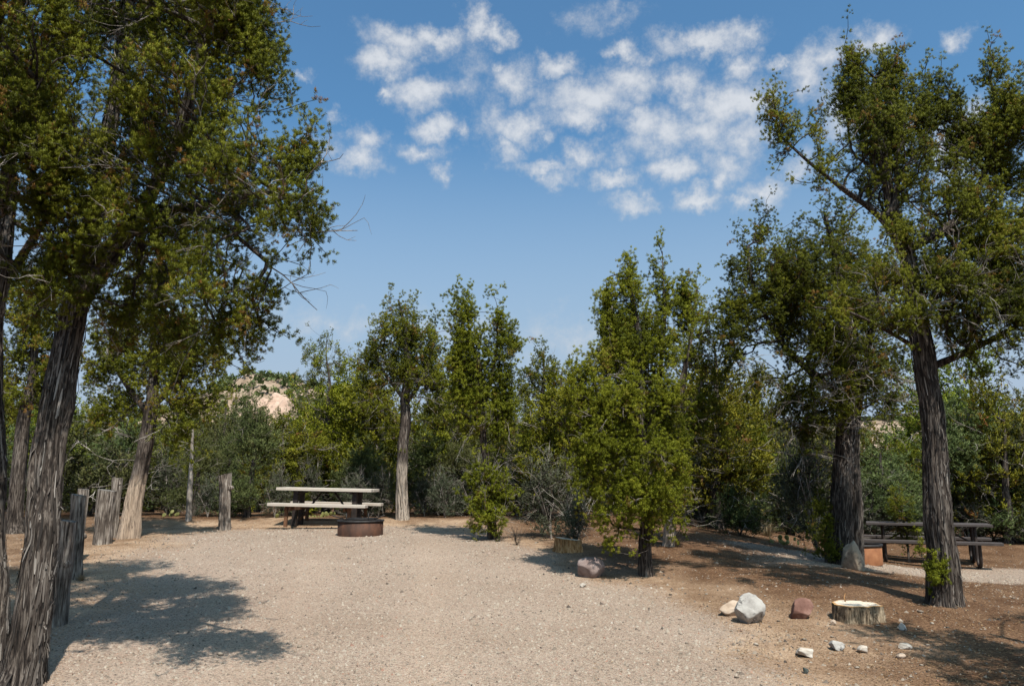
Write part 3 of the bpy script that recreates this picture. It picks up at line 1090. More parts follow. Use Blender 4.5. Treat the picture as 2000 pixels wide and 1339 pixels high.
    if isinstance(k, str):
        # (quality, tufts per twig end, clump radius)
        n, kk, rc = len(tp), nb, rc
        off = rng.normal(size=(n, kk, 3))
        off = off / np.linalg.norm(off, axis=-1, keepdims=True) * rng.uniform(0, 1, (n, kk, 1)) ** .5 * rc
        bp_ = tp[:, None, :] + off * np.array([1, 1, 1.15]) + D[:, None, :] * rng.uniform(-.4, .9, (n, kk, 1)) * rc
        sd = norm(D[:, None, :] * .5 + off / rc * .8 + np.array([0, 0, up]) + rng.normal(0, .2, (n, kk, 3)))
        bt = np.clip(t[:, None] + rng.normal(0, .05, (n, kk)), 0, 1).ravel()
        bp_ = bp_.reshape(-1, 3)
        bp_[:, 2] = np.maximum(bp_[:, 2], H(bp_[:, 0], bp_[:, 1]) + .015)
        tuft_crown(root, base, bp_, sd.reshape(-1, 3), bt, k, foliage + '_i', rng)
    else:
      v, f, tt, nn = leaf_mesh(tp, D, t, k, nb, rc, ln, wd, rng, up=up)
      zmin = H(v[:, 0], v[:, 1]) + 0.01
      v[:, 2] = np.maximum(v[:, 2], zmin)
      co = mesh_obj('crown', v, f, M[foliage], root, True, base, {'tint': tt})
      ca = co.data.attributes.new('custom_normal', 'FLOAT_VECTOR', 'POINT')
      ca.data.foreach_set('vector', nn.astype(np.float32).ravel())
      TRIS[0] += len(f)
    if dead:
        ok = np.where((ar > r0 * 1.5) & (ar < 0.05))[0] if dead_low is None else np.where((ar > r0 * 1.5) & (ar < 0.06) & (ap[:, 2] < dead_low))[0]
        if len(ok):
            sel = rng.choice(ok, dead)
            V, Fc, n0 = [], [], 0
            dd = norm(ad[sel] * 0.6 + rng.normal(0, 0.6, (dead, 3)) + np.array([0, -0.35, 0.05]))
            Rm = rot_to(dd, rng)
            for q, s in enumerate(sel):
                tv, tf = TWIGS[rng.integers(len(TWIGS))]
                sc = rng.uniform(*dead_len)
                vv = (tv * sc) @ Rm[q].T + ap[s]
                V.append(vv); Fc.append(tf + n0); n0 += len(vv)
            tag(mesh_obj('deadwood', np.vstack(V), np.vstack(Fc), M['dead'], root, True, base), kind='stuff')
            TRIS[0] += 2 * sum(len(x) for x in Fc)
    return root


NEAR = ('near', 8, 0.062, 0, 0)
MIDL = ('mid', 8, 0.070, 0, 0)
FARL = ('far', 9, 0.092, 0, 0)

# --- the big juniper whose crown fills the upper corner, with two stems side by side
def nearer(items):
    """the overhanging side of the crown leans out towards the viewer"""
    out = []
    for it in items:
        it = list(it) + [0.0, 1.0][len(it) - 4:] if len(it) < 6 else list(it)
        it[4] -= .75 * float(smooth((it[0] - 250) / 200.0))
        out.append(tuple(it))
    return out


bL = gp(42, 1338)
DL = bL[1]
left_blobs = px_blobs(DL + .15, nearer([
    (480, 60, 75, 70, .2), (515, 150, 55, 65, .2), (430, 30, 80, 60), (330, 50, 80, 60, .3), (220, 60, 75, 60, .4), (500, -60, 70, 80, .2),
    (150, 200, 70, 60, .2), (260, 190, 70, 50), (420, 170, 60, 55, .1), (530, 215, 35, 35, .1),
    (425, 255, 70, 45, -.1), (480, 310, 60, 45, -.2), (560, 335, 50, 40, -.2), (608, 312, 34, 26, -.2), (545, 395, 50, 45, -.3), (600, 425, 34, 42, -.3),
    (603, 492, 36, 28, -.3), (545, 470, 45, 34, -.2), (460, 440, 70, 45, -.1), (360, 320, 75, 55, -.2), (250, 320, 75, 60, 0), (160, 330, 60, 50, .1),
    (310, 440, 80, 55, -.2), (385, 520, 80, 45, -.1), (475, 545, 50, 35, .1), (525, 575, 30, 30, .1), (505, 630, 30, 40, .2), (480, 680, 18, 18, .2), (440, 620, 50, 35, .3),
    (370, 600, 65, 40, .4), (290, 570, 70, 45, .3), (215, 500, 60, 45, .2), (170, 420, 55, 45, .2), (255, 640, 50, 30, .7), (330, 660, 50, 28, .9), (400, 680, 40, 22, 1.0),
    (330, -110, 150, 110, .3), (170, -120, 120, 110, .4), (260, -280, 150, 100, .4), (400, -230, 100, 100, .3),
    (330, 250, 120, 90, 1.3, .7), (430, 420, 110, 80, 1.2, .7), (300, 480, 120, 80, 1.4, .7), (450, 100, 110, 100, 1.2, .7), (250, 50, 140, 100, 1.4, .6),
    (150, 80, 90, 70, -.9, .8), (240, 130, 80, 60, -1.0, .8), (180, 250, 80, 60, -.9, .9), (270, 300, 80, 60, -.8, .9), (160, 380, 70, 60, -.7, .9), (240, 430, 70, 50, -.7, .9), (180, 500, 60, 45, -.5, .9), (330, 150, 80, 60, -.9, .8), (230, 560, 50, 36, -.4, .8), (180, -80, 140, 90, -1.0, .9), (340, -60, 120, 90, -.9, .9), (420, 330, 60, 45, -.6, .7), (120, 500, 60, 45, -.5, 1.2), (160, 570, 55, 40, -.45, 1.2), (100, 400, 60, 50, -.6, 1.2), (110, 280, 60, 60, -.8, 1.2), (90, 560, 40, 30, -.3),
    (500, 600, 40, 36, -.2, 1.6), (480, 665, 26, 26, -.1, 1.6), (540, 520, 50, 34, -.4, 1.5), (600, 480, 40, 32, -.5, 1.6), (590, 390, 45, 40, -.5, 1.4), (430, 570, 70, 40, -.3, 1.4), (350, 620, 70, 36, .1, 1.4), (250, 610, 60, 34, .1, 1.2), (420, 650, 50, 28, .2, 1.3)]))
make_tree('juniper_tree', 'tall shaggy juniper with stringy leaning trunk whose crown reaches furthest over the gravel', 'tree', bL,
          [px_line(DL, [(36, 1352, .150), (58, 1240, .135, .03), (76, 1100, .122, .06), (98, 900, .118, .12), (118, 740, .112, .2), (140, 610, .105, .3), (175, 480, .085, .4), (210, 330, .07, .45), (235, 150, .055, .5), (255, -80, .04, .5), (265, -300, .02, .5)]),
           px_line(DL, [(142, 605, .09, .3), (230, 480, .06, .3), (320, 340, .05, .1), (370, 180, .04, -.1), (410, 20, .03, -.2), (420, -150, .015, -.2)]),
           px_line(DL, [(160, 520, .06, .35), (280, 430, .045, .5), (400, 400, .035, 0.0), (500, 380, .022, -.4), (570, 370, .012, -.5)])],
          left_blobs, 6600, NEAR, 'bark', 'jun', 101, strips=420, dead=330, dead_len=(.18, .5), r0=.0034, hole=0.45, hole_scale=2.3, sides=56, flare=0.45, low=0.5, brown=0.09, tint=(.42, .2))
bL1 = gp(-16, 1330)
make_tree('juniper_tree', 'dark juniper stem standing close beside the shaggy leaning trunk', 'tree', bL1,
          [px_line(DL + .3, [(-22, 1360, .13), (-14, 1180, .105), (-10, 950, .095, .05), (-12, 760, .09, .1), (-8, 600, .085, .15), (10, 420, .07, .2), (30, 230, .05, .2), (40, 0, .035, .2), (40, -250, .015, .2)]),
           px_line(DL + .4, [(0, 560, .05, .1), (60, 470, .035, .2), (110, 400, .02, .2)])],
          px_blobs(DL + .5, [(60, 60, 80, 70), (60, 180, 70, 60, .1), (30, 300, 70, 60), (90, 400, 60, 50, .1), (30, 430, 60, 50), (80, 500, 45, 26, .2), (10, 520, 50, 40), (110, 300, 50, 50, -.2), (130, 110, 60, 60, -.2),
                          (-120, 200, 120, 110), (-120, 20, 120, 110), (-140, 380, 110, 90), (60, -120, 130, 110), (-60, -250, 130, 110), (90, 620, 30, 30, .5), (40, 240, 100, 120, .9, .6), (40, 200, 90, 80, -.9, .8), (30, 360, 80, 70, -.8, .8), (60, 60, 100, 80, -.9, .8), (20, 480, 60, 50, -.5, .8), (-80, 120, 120, 110, -.9), (-40, -60, 140, 100, -1), (0, 150, 110, 90, -1.5, 1.2), (70, 300, 90, 70, -1.3, 1.1), (-80, 300, 110, 90, -1.5), (0, 0, 120, 100, -1.6, 1.2), (120, 170, 80, 80, -1.5, 1.1), (60, 420, 60, 50, -1.0)]),
          3300, NEAR, 'bark', 'jun', 102, strips=420, dead=130, dead_len=(.2, .45), hole=0.47, hole_scale=2.4, sides=48, flare=0.3, low=0.55, brown=0.07, tint=(.36, .2))

# --- the juniper on the soil bank with the open, spreading crown
bR = gp(1842, 1180)
DR = bR[1]
make_tree('juniper_tree', 'tall open juniper with spreading bare limbs and a grey twisted trunk', 'tree', bR,
          [px_line(DR, [(1846, 1190, .165), (1838, 1100, .145), (1828, 950, .130), (1820, 820, .125), (1808, 720, .118), (1800, 650, .105), (1782, 560, .09), (1765, 480, .08), (1738, 400, .06), (1722, 320, .05), (1715, 240, .03), (1712, 150, .012)]),
           px_line(DR, [(1775, 520, .05, 0), (1725, 430, .04, -.1), (1650, 370, .03, -.25), (1585, 320, .02, -.3), (1530, 270, .012, -.3)]),
           px_line(DR, [(1768, 490, .055, 0), (1840, 450, .05, .1), (1895, 400, .042, .2), (1930, 300, .03, .2), (1945, 180, .018, .2)]),
           px_line(DR, [(1806, 690, .032, 0), (1740, 650, .020, -.2), (1660, 610, .014, -.4), (1590, 600, .008, -.5)]),
           px_line(DR, [(1808, 720, .045, 0), (1880, 690, .034, -.1), (1950, 655, .025, -.2), (2030, 610, .014, -.3)])],
          px_blobs(DR, [(1664, 155, 28, 56), (1742, 148, 22, 48), (1700, 205, 50, 45), (1655, 210, 34, 45), (1815, 182, 16, 40), (1835, 215, 50, 45), (1770, 240, 60, 50), (1740, 300, 70, 45, .2),
                        (1505, 215, 24, 36, -.3), (1530, 260, 36, 36, -.3), (1575, 240, 36, 36, -.3), (1500, 310, 20, 24, -.3), (1590, 290, 40, 34, -.2), (1545, 365, 22, 20, -.3), (1620, 330, 34, 26, .2, .5),
                        (1940, 140, 13, 42, .2), (1950, 215, 32, 45, .2), (1930, 300, 50, 45, .2), (1890, 270, 35, 40, .1), (1870, 340, 45, 40), (1975, 330, 40, 60, .2), (1800, 370, 60, 40, -.2), (1700, 380, 40, 30, .3, .6),
                        (1780, 455, 45, 30, -.3), (1850, 500, 50, 40, .3), (1930, 480, 50, 50, -.2), (1980, 430, 40, 50, .2), (1960, 560, 50, 40, -.3), (1880, 570, 50, 35, -.3), (1820, 540, 34, 26, -.4),
                        (1740, 540, 50, 35, -.3), (1660, 560, 40, 30, -.5), (1620, 610, 40, 22, -.5), (1900, 660, 50, 25, -.3), (1970, 660, 40, 30, -.3), (1850, 630, 40, 24, .4), (1600, 345, 36, 26, -.3), (1650, 315, 40, 34, -.2), (1690, 350, 40, 30, -.2), (1880, 450, 110, 80, 1.0, .3), (1760, 330, 130, 90, 1.0, .25), (1960, 500, 60, 60, -.4, 1.2), (1900, 400, 60, 50, -.5), (1990, 600, 60, 50, -.4, 1.2), (1930, 610, 60, 40, -.5, 1.2), (1860, 560, 60, 36, -.6), (1985, 250, 50, 80, 0, 1.2), (1840, 300, 60, 50, -.4), (1720, 250, 60, 60, -.4), (1960, 720, 50, 30, -.2), (1770, 620, 50, 26, -.5), (1700, 450, 60, 40, -.4, .7)]),
          5400, NEAR, 'bark', 'jun', 103, strips=420, dead=190, dead_len=(.2, .5), hole=0.435, hole_scale=2.1, sides=52, flare=0.35, low=0.55, brown=0.05, tint=(.42, .2), rough=1.25, dead_low=4.2)

# --- dark juniper with the paired trunk behind it
bR1 = gp(1650, 1102)
D1 = bR1[1]
make_tree('juniper_tree', 'dense dark juniper with a thick double trunk beside the tan boulder', 'tree', bR1,
          [px_line(D1, [(1646, 1108, .20), (1645, 1000, .165), (1648, 880, .15), (1655, 790, .13), (1660, 700, .10), (1650, 600, .07), (1630, 500, .045), (1610, 420, .02)]),
           px_line(D1, [(1674, 1102, .12, .15), (1670, 1000, .10, .15), (1668, 880, .09, .15), (1676, 790, .075, .15), (1692, 710, .05, .2), (1705, 630, .02, .2)]),
           px_line(D1, [(1652, 780, .07, 0), (1590, 730, .05, -.1), (1520, 660, .035, -.2), (1470, 560, .025, -.2), (1460, 480, .015, -.2)])],
          px_blobs(D1, [(1500, 460, 30, 40), (1460, 520, 40, 50, -.2), (1520, 540, 55, 55), (1590, 470, 50, 55), (1640, 440, 40, 50), (1660, 520, 60, 50), (1570, 600, 60, 50, -.3), (1480, 620, 55, 60, -.2), (1430, 600, 25, 50, -.2),
                        (1440, 690, 50, 40, -.3), (1530, 700, 60, 40, -.4), (1620, 680, 60, 45, -.3), (1700, 630, 60, 50, .2), (1560, 770, 60, 36, -.3), (1630, 790, 60, 40, -.2), (1700, 760, 60, 40, .1), (1600, 830, 50, 26, -.2), (1570, 850, 30, 16, -.2),
                        (1480, 760, 50, 30, -.4, .5), (1740, 700, 50, 50, .2), (1770, 640, 45, 45, .3), (1740, 800, 40, 26, .2), (1610, 600, 140, 140, .9, .8), (1560, 520, 60, 60, -.5), (1500, 580, 60, 60, -.4), (1640, 600, 70, 60, -.6), (1560, 680, 70, 50, -.6), (1660, 720, 70, 50, -.4), (1580, 800, 70, 40, -.3), (1700, 540, 60, 60, 0), (1430, 640, 40, 60, -.2)]),
          4500, MIDL, 'bark', 'jun', 104, strips=420, dead=200, dead_len=(.25, .7), hole=0.37, hole_scale=2.0, sides=48, flare=0.3, low=0.6, brown=0.04, tint=(.30, .2), dead_low=3.6)

# --- off to the side: its crown comes into the picture and it shades the soil
bR3 = np.array([5.75, 5.3, float(H(5.75, 5.3))])
rb = np.random.default_rng(55)
make_tree('juniper_tree', 'juniper beyond the soil bank that casts the shade across the loose stones', 'tree', bR3,
          [(np.array([bR3 + [0, 0, -.05], bR3 + [.03, 0, 1.0], bR3 + [-.05, -.05, 2.4], bR3 + [-.15, -.1, 3.8], bR3 + [-.2, -.1, 4.8]]), np.array([.16, .13, .11, .07, .02]))],
          [(bR3 + [rb.uniform(-1.3, .6), rb.uniform(-1.1, .7), rb.uniform(2.3, 4.8)], np.array([.45, .45, .4]), 1) for _ in range(18)],
          1100, MIDL, 'bark', 'jun', 105, dead=30, hole=0.42, hole_scale=2.4, sides=30, low=0.5, tint=(.42, .2))

# --- the bushy juniper at the tip of the soil bank
def slimmer(items):
    return [(1240 + (it[0] - 1240) * .88, it[1], it[2] * .84) + tuple(it[3:]) for it in items]


bC = gp(1261, 1124)
DC = bC[1]
make_tree('juniper_tree', 'bushy bright green juniper branching to the ground behind the purplish boulder', 'tree', bC,
          [px_line(DC, [(1262, 1130, .085), (1260, 1060, .075), (1262, 960, .068), (1255, 850, .06), (1250, 740, .05), (1245, 640, .038), (1235, 570, .018), (1228, 535, .008)]),
           px_line(DC, [(1258, 880, .04), (1285, 760, .035, .1), (1298, 640, .025, .15), (1296, 560, .012, .15), (1294, 490, .005, .15)]),
           px_line(DC, [(1258, 920, .035), (1190, 830, .03, -.1), (1160, 740, .022, -.1), (1150, 690, .012, -.1)]),
           px_line(DC, [(1258, 850, .03), (1210, 720, .025, .1), (1190, 620, .015, .1), (1182, 545, .006, .1)]),
           px_line(DC, [(1270, 850, .03), (1330, 740, .025, .2), (1350, 640, .012, .2), (1351, 590, .005, .2)])],
          px_blobs(DC, slimmer([(1226, 558, 14, 34, 0, 1.6), (1254, 560, 9, 28, 0, 1.5), (1232, 600, 34, 40), (1183, 605, 18, 40, .1, 1.4), (1195, 650, 36, 40, .1), (1294, 508, 6, 20, .15, 2.5), (1298, 545, 20, 34, .15), (1300, 610, 28, 40, .15, .8), (1350, 578, 9, 30, .2, 2), (1355, 610, 22, 36, .2, .6),
                        (1270, 680, 48, 46), (1220, 700, 45, 45, -.1), (1330, 690, 34, 46, .1, .8), (1160, 720, 32, 45, -.1), (1120, 770, 40, 40, -.1), (1180, 790, 50, 46, -.3), (1250, 790, 55, 46, -.4), (1320, 780, 46, 46, -.2), (1105, 840, 40, 36, -.1),
                        (1160, 880, 50, 40, -.4), (1230, 880, 50, 40, -.5), (1300, 870, 44, 44, -.4), (1330, 910, 26, 40, -.1), (1150, 950, 40, 34, -.3), (1210, 960, 45, 38, -.5), (1280, 960, 44, 40, -.5), (1315, 980, 24, 34, -.1), (1180, 1010, 28, 28, -.3), (1225, 1010, 34, 22, -.5), (1288, 1015, 28, 22, -.3),
                        (1185, 1040, 32, 24, -.2, 2), (1200, 1068, 24, 18, -.15, 2), (1212, 1090, 14, 9, -.1, 2), (1240, 850, 110, 120, .7, .5), (1240, 700, 80, 90, .6, .5)]), 0.95),
          3400, ('mid', 8, .066, 0, 0), 'bark', 'junb', 106, strips=300, dead=150, dead_len=(.15, .4), hole=0.48, hole_scale=2.4, sides=30, flare=0.25, low=0.12, brown=0.02, tint=(.5, .2), up=.6)

# thin tree right behind it with a shredded brown trunk
bC2 = gp(1308, 1068)
D2 = bC2[1]
make_tree('juniper_tree', 'slender sparse juniper with shredded brown trunk half hidden behind the bushy bright one', 'tree', bC2,
          [px_line(D2, [(1306, 1070, .10), (1308, 980, .085), (1315, 880, .07), (1335, 760, .05), (1350, 640, .03), (1362, 560, .012)])],
          px_blobs(D2, [(1365, 600, 18, 50), (1385, 650, 24, 40), (1350, 690, 40, 50), (1400, 730, 34, 46), (1370, 800, 50, 45), (1330, 850, 40, 40), (1400, 860, 40, 36), (1310, 960, 30, 40, -.2), (1315, 1010, 22, 30, -.2)]),
          620, MIDL, 'bark_pale', 'junb', 107, dead=70, dead_len=(.2, .5), hole=0.40, sides=24, low=0.3, tint=(.45, .2), up=.6)

# --- trees round the back of the clearing
bM2 = gp(787, 1013)
D = bM2[1]
make_tree('juniper_tree', 'juniper with pale stripped lower trunk standing just past the end of the picnic table', 'tree', bM2,
          [px_line(D, [(788, 1016, .15), (786, 960, .135), (788, 880, .125), (792, 800, .105), (795, 720, .08), (790, 650, .05), (776, 585, .015)]),
           px_line(D, [(792, 790, .05), (830, 730, .04), (845, 670, .02)]), px_line(D, [(790, 780, .05), (745, 720, .035), (730, 680, .02)])],
          px_blobs(D, [(775, 595, 14, 26), (812, 600, 14, 22), (752, 625, 22, 26), (790, 650, 40, 34), (745, 670, 32, 34), (830, 650, 22, 24), (845, 690, 22, 34), (720, 700, 26, 34), (770, 720, 45, 36), (815, 740, 40, 34), (725, 750, 30, 36), (850, 750, 20, 34), (740, 800, 30, 26), (770, 830, 28, 20), (850, 800, 22, 22), (715, 790, 20, 24), (790, 700, 70, 70, .8, .6)]),
          1150, FARL, 'bark_pale', 'jun', 108, strips=130, dead=80, dead_len=(.25, .6), hole=0.40, hole_scale=1.8, sides=32, flare=.2, low=0.45, r0=.0045, dead_low=4.4, tint=(.46, .2))
bM1 = gp(655, 1006)
D = bM1[1] + 1.0
bM1 = np.array([pt(655, 1004, D)[0], D, float(H(pt(655, 1004, D)[0], D))])
make_tree('juniper_tree', 'broad juniper with a thin airy top directly behind the picnic table', 'tree', bM1,
          [px_line(D, [(657, 1006, .12), (657, 920, .105), (660, 850, .09), (650, 780, .07), (640, 720, .04), (638, 660, .012)]), px_line(D, [(658, 860, .05), (690, 780, .035), (700, 710, .02)])],
          px_blobs(D, [(636, 668, 14, 22), (610, 690, 20, 24), (655, 690, 24, 26), (690, 690, 16, 24), (590, 730, 22, 30), (640, 740, 40, 34), (690, 750, 30, 34), (585, 790, 30, 34), (635, 810, 45, 34), (690, 820, 32, 34), (600, 860, 36, 34), (650, 880, 40, 30), (700, 880, 30, 34), (610, 930, 40, 34), (680, 940, 50, 34), (590, 970, 30, 24), (650, 975, 50, 22), (640, 830, 70, 90, .8, .7), (620, 720, 40, 40, -.2), (670, 720, 40, 40, -.2), (600, 780, 40, 40, -.3), (660, 800, 50, 40, -.4), (690, 790, 34, 44, -.2)]),
          1500, FARL, 'bark', 'jun', 109, dead=110, dead_len=(.3, .8), hole=0.42, hole_scale=1.8, sides=24, low=0.2, r0=.0045, tint=(.48, .2))
bM3 = gp(955, 1052)
D = bM3[1]
make_tree('juniper_tree', 'two pointed juniper with bent grey trunk and leafy skirt at its foot', 'tree', bM3,
          [px_line(D, [(962, 1056, .085), (956, 980, .08), (950, 900, .075), (944, 840, .07), (938, 790, .06), (935, 720, .045), (920, 650, .025), (912, 595, .008)]),
           px_line(D, [(940, 800, .045), (960, 740, .035), (970, 670, .022), (972, 600, .007)])],
          px_blobs(D, [(912, 610, 14, 28), (914, 660, 26, 34), (888, 640, 12, 34), (972, 625, 13, 34), (975, 680, 24, 36), (1000, 680, 12, 34), (905, 720, 32, 40), (965, 740, 34, 36), (930, 770, 40, 34), (895, 780, 24, 34), (985, 790, 24, 34), (920, 830, 34, 26), (975, 840, 24, 24),
                       (935, 930, 20, 28, -.1, .7), (975, 950, 18, 30, -.1, .7), (932, 985, 18, 26, -.2, .7), (960, 1000, 26, 28, -.25, .7), (985, 985, 12, 28, -.1, .7), (942, 1032, 20, 12, -.2, .7), (968, 1038, 16, 10, -.2, .7)]),
          1200, ('far', 9, .085, 0, 0), 'bark', 'junb', 110, dead=60, dead_len=(.25, .6), hole=0.40, hole_scale=2.0, sides=28, low=0.05, r0=.004, tint=(.46, .2), up=.6, dead_low=3.0)
D = 19.0
p0 = pt(1060, 1000, D)
make_tree('juniper_tree', 'spire topped juniper between the two pointed tree and the bushy bright one', 'tree', (p0[0], D, float(H(p0[0], D))),
          [px_line(D, [(1060, 1004, .10), (1062, 900, .085), (1060, 800, .06), (1060, 740, .035), (1060, 690, .01)])],
          px_blobs(D, [(1060, 700, 10, 26), (1045, 735, 16, 26), (1072, 740, 16, 30), (1030, 770, 18, 30), (1062, 790, 32, 34), (1095, 790, 24, 34), (1040, 850, 36, 36), (1085, 850, 34, 34), (1030, 910, 36, 34), (1080, 920, 40, 34), (1050, 960, 40, 24)]),
          800, FARL, 'bark', 'jun', 111, dead=60, dead_len=(.3, .7), hole=0.40, hole_scale=1.8, sides=20, low=0.2, r0=.0045, tint=(.5, .2), up=.6)
bT = gp(254, 1027)
D = bT[1]
make_tree('juniper_tree', 'leaning juniper with orange stripped lower trunk behind the row of posts', 'tree', bT,
          [px_line(D, [(252, 1034, .18), (258, 990, .155), (270, 930, .14), (283, 870, .135), (292, 810, .12), (298, 740, .09), (300, 670, .06), (300, 610, .02)]),
           px_line(D, [(292, 810, .06), (240, 740, .045), (210, 680, .03)]), px_line(D, [(294, 800, .06), (360, 730, .045), (400, 670, .025)])],
          px_blobs(D, [(200, 650, 40, 40), (270, 620, 50, 50), (340, 640, 50, 45), (400, 660, 40, 40), (190, 720, 36, 45), (250, 710, 50, 45), (320, 720, 50, 45), (390, 730, 45, 45), (425, 700, 20, 36), (200, 790, 36, 34), (260, 790, 40, 30), (340, 790, 45, 34), (400, 790, 34, 30), (300, 560, 60, 50), (360, 840, 30, 20), (210, 820, 34, 18), (300, 700, 100, 80, .9, .6)]),
          1500, FARL, 'bark_tan', 'jun', 112, dead=70, dead_len=(.25, .6), hole=0.39, hole_scale=1.9, sides=36, flare=.06, low=0.55, r0=.0045, tint=(.52, .2))
D = 15.5
p0 = pt(30, 1010, D)
make_tree('juniper_tree', 'dark leaning juniper glimpsed between the two big shaggy stems', 'tree', (p0[0], D, float(H(p0[0], D))),
          [px_line(D, [(28, 1036, .15), (36, 940, .13), (46, 850, .12), (58, 770, .10), (66, 690, .07), (70, 600, .02)])],
          px_blobs(D, [(60, 600, 60, 50), (50, 680, 50, 50), (90, 650, 45, 60), (20, 720, 40, 50), (90, 740, 40, 40), (40, 780, 50, 30), (-30, 660, 70, 70), (110, 580, 36, 40), (-10, 580, 60, 50)]),
          900, FARL, 'bark', 'jun', 113, dead=40, dead_len=(.3, .6), hole=0.41, hole_scale=1.8, sides=24, low=0.5, r0=.0045, tint=(.5, .2))

# saplings and shoots beside the open juniper
bS = gp(1772, 1098)
D = bS[1]
make_tree('juniper_sapling', 'slim young juniper in front of the dark picnic table', 'sapling', bS,
          [px_line(D, [(1776, 1100, .022), (1772, 1050, .018), (1764, 1000, .013), (1756, 950, .006)])],
          px_blobs(D, [(1752, 965, 10, 26), (1760, 1000, 16, 24), (1768, 1040, 20, 26), (1780, 1075, 16, 22), (1748, 1010, 12, 20)]),
          170, ('near', 6, .05, 0, 0), 'branch', 'jun', 120, hole=.3, sides=10, low=0.0, tint=(.35, .15), up=.7)
bS2 = gp(1808, 1176)
D = bS2[1]
make_tree('juniper_shoot', 'leafy green shoots sprouting at the foot of the twisted grey trunk', 'sapling', bS2,
          [px_line(D, [(1812, 1174, .016), (1815, 1150, .012), (1820, 1120, .006)])],
          px_blobs(D, [(1802, 1112, 10, 14, -.1), (1815, 1130, 14, 14, -.15), (1838, 1120, 12, 10, -.25), (1820, 1143, 12, 9, -.2), (1798, 1090, 6, 10, -.1)]),
          55, ('near', 7, .035, 0, 0), 'branch', 'junb', 121, hole=.28, sides=8, low=0.0, tint=(.62, .15), up=.7)
bS3 = gp(1612, 1098)
D = bS3[1]
make_tree('juniper_sapling', 'dark leafy sapling growing against the thick double trunk', 'sapling', bS3,
          [px_line(D, [(1614, 1100, .02), (1612, 1060, .016), (1616, 1010, .006)])],
          px_blobs(D, [(1610, 1000, 18, 30), (1605, 1040, 24, 26), (1615, 1070, 18, 22), (1590, 1055, 18, 14)]),
          190, ('near', 6, .055, 0, 0), 'branch', 'jun', 122, hole=.3, sides=8, low=0.0, tint=(.3, .15), up=.6)


# ------------------------------------------------------------------ thicket behind the clearing: one of each kind, then copies
def local_tree(kind, seed, h, w, n, foliage, leaf, bark='bark', trunk_r=.09, dead=40, base_open=0.15, brown=.03, tint=(.5, .2), top='round', stems=1):
    rng = np.random.default_rng(seed)
    base = np.array([0.0, 200.0, 0])                 # built apart, moved into place below
    z0 = float(H(0.0, 200.0))
    base[2] = z0
    lines = []
    for s in range(stems):
        a = rng.uniform(0, 6.28)
        tip = np.array([math.cos(a), math.sin(a), 0]) * w * (0.1 if stems == 1 else 0.45)
        P = np.array([base, base + tip * .3 + [0, 0, h * .3], base + tip * .7 + [0, 0, h * .6], base + tip + [0, 0, h * (.93 if top == 'spire' else .8)]])
        lines.append((P, np.array([trunk_r, trunk_r * .8, trunk_r * .5, trunk_r * .12])))
    blobs = []
    for i in range(16):
        t = rng.uniform(base_open, 0.95)
        if top == 'spire':
            rad = w * (1 - t) ** 0.8 * .55 + .1
        else:
            rad = w * math.sqrt(max(0.02, 1 - ((t - .45) / .56) ** 2)) * .55
        a = rng.uniform(0, 6.28)
        rr = rng.uniform(.2, 1) * rad
        c = base + np.array([math.cos(a) * rr, math.sin(a) * rr, h * t])
        s = w * rng.uniform(.26, .42) * (0.55 if t > .75 else 1)
        blobs.append((c, np.array([s, s, s * rng.uniform(.8, 1.25)]), 1))
    return make_tree(kind, 'x', 'x', base, lines, blobs, n, leaf, bark, foliage, seed, dead=dead, dead_len=(.25, .7), hole=.40, hole_scale=1.9, sides=14, low=.12, r0=.005, brown=brown, tint=tint, dstep=.2)


FAR2 = (14, 8, 0.11, 0.042, 0.020)
KINDS = {
    'jr': (local_tree('juniper_tree', 201, 3.2, 1.5, 620, 'jun', FAR2, dead=60), 'rounded olive green juniper in the thicket behind the clearing', 'tree', 'junipers of the thicket', 3.2),
    'js': (local_tree('juniper_tree', 202, 3.6, 1.15, 520, 'junb', FAR2, top='spire', dead=50), 'pointed yellow green juniper in the thicket behind the clearing', 'tree', 'pointed junipers of the thicket', 3.6),
    'pr': (local_tree('pinyon_tree', 203, 3.0, 1.5, 640, 'pin', (14, 8, .12, .05, .013), dead=40), 'soft grey green pinyon pine in the thicket behind the clearing', 'tree', 'pinyons of the thicket', 3.0),
    'ps': (local_tree('pinyon_tree', 204, 3.3, 1.3, 560, 'pin', (14, 8, .115, .05, .013), top='spire', dead=40), 'cone shaped grey green pinyon pine in the thicket behind the clearing', 'tree', 'cone shaped pinyons of the thicket', 3.3),
    'sh': (local_tree('shrub', 205, 1.3, 1.0, 420, 'grey', (9, 6, .09, .036, .013), bark='dead', trunk_r=.022, dead=45, stems=4, base_open=.2), 'twiggy grey green shrub under the trees of the thicket', 'shrub', 'grey shrubs of the thicket', 1.3),
    'ds': (local_tree('shrub', 206, 1.2, 1.0, 380, 'pin', (12, 6, .085, .036, .016), bark='bark', trunk_r=.022, dead=30, stems=3, base_open=.12, tint=(.25, .15)), 'dark leafy rounded shrub under the trees of the thicket', 'shrub', 'dark shrubs of the thicket', 1.2),
}
USED = set()


def plant(k, px, depth, height=None, top=None, wide=1.0, label=None, group='default'):
    proto, lab, cat, grp, h0 = KINDS[k]
    d = ray(px, YH)
    x = d[0] / d[1] * depth
    z = float(H(x, depth))
    if top is not None:
        height = pt(px, top, depth)[2] - z
    s = height / h0
    loc, rz, sc = (x, depth, z), random.uniform(0, 6.28), (s * wide, s * wide, s)
    if k not in USED:
        USED.add(k)
        o = proto
        o.location = loc; o.rotation_euler = (0, 0, rz); o.scale = sc
    else:
        o = copy_tree(proto, loc, rz, sc)
    tag(o, label or lab, cat, grp if group == 'default' else group)
    if group is None and 'group' in o:
        del o['group']
    return o


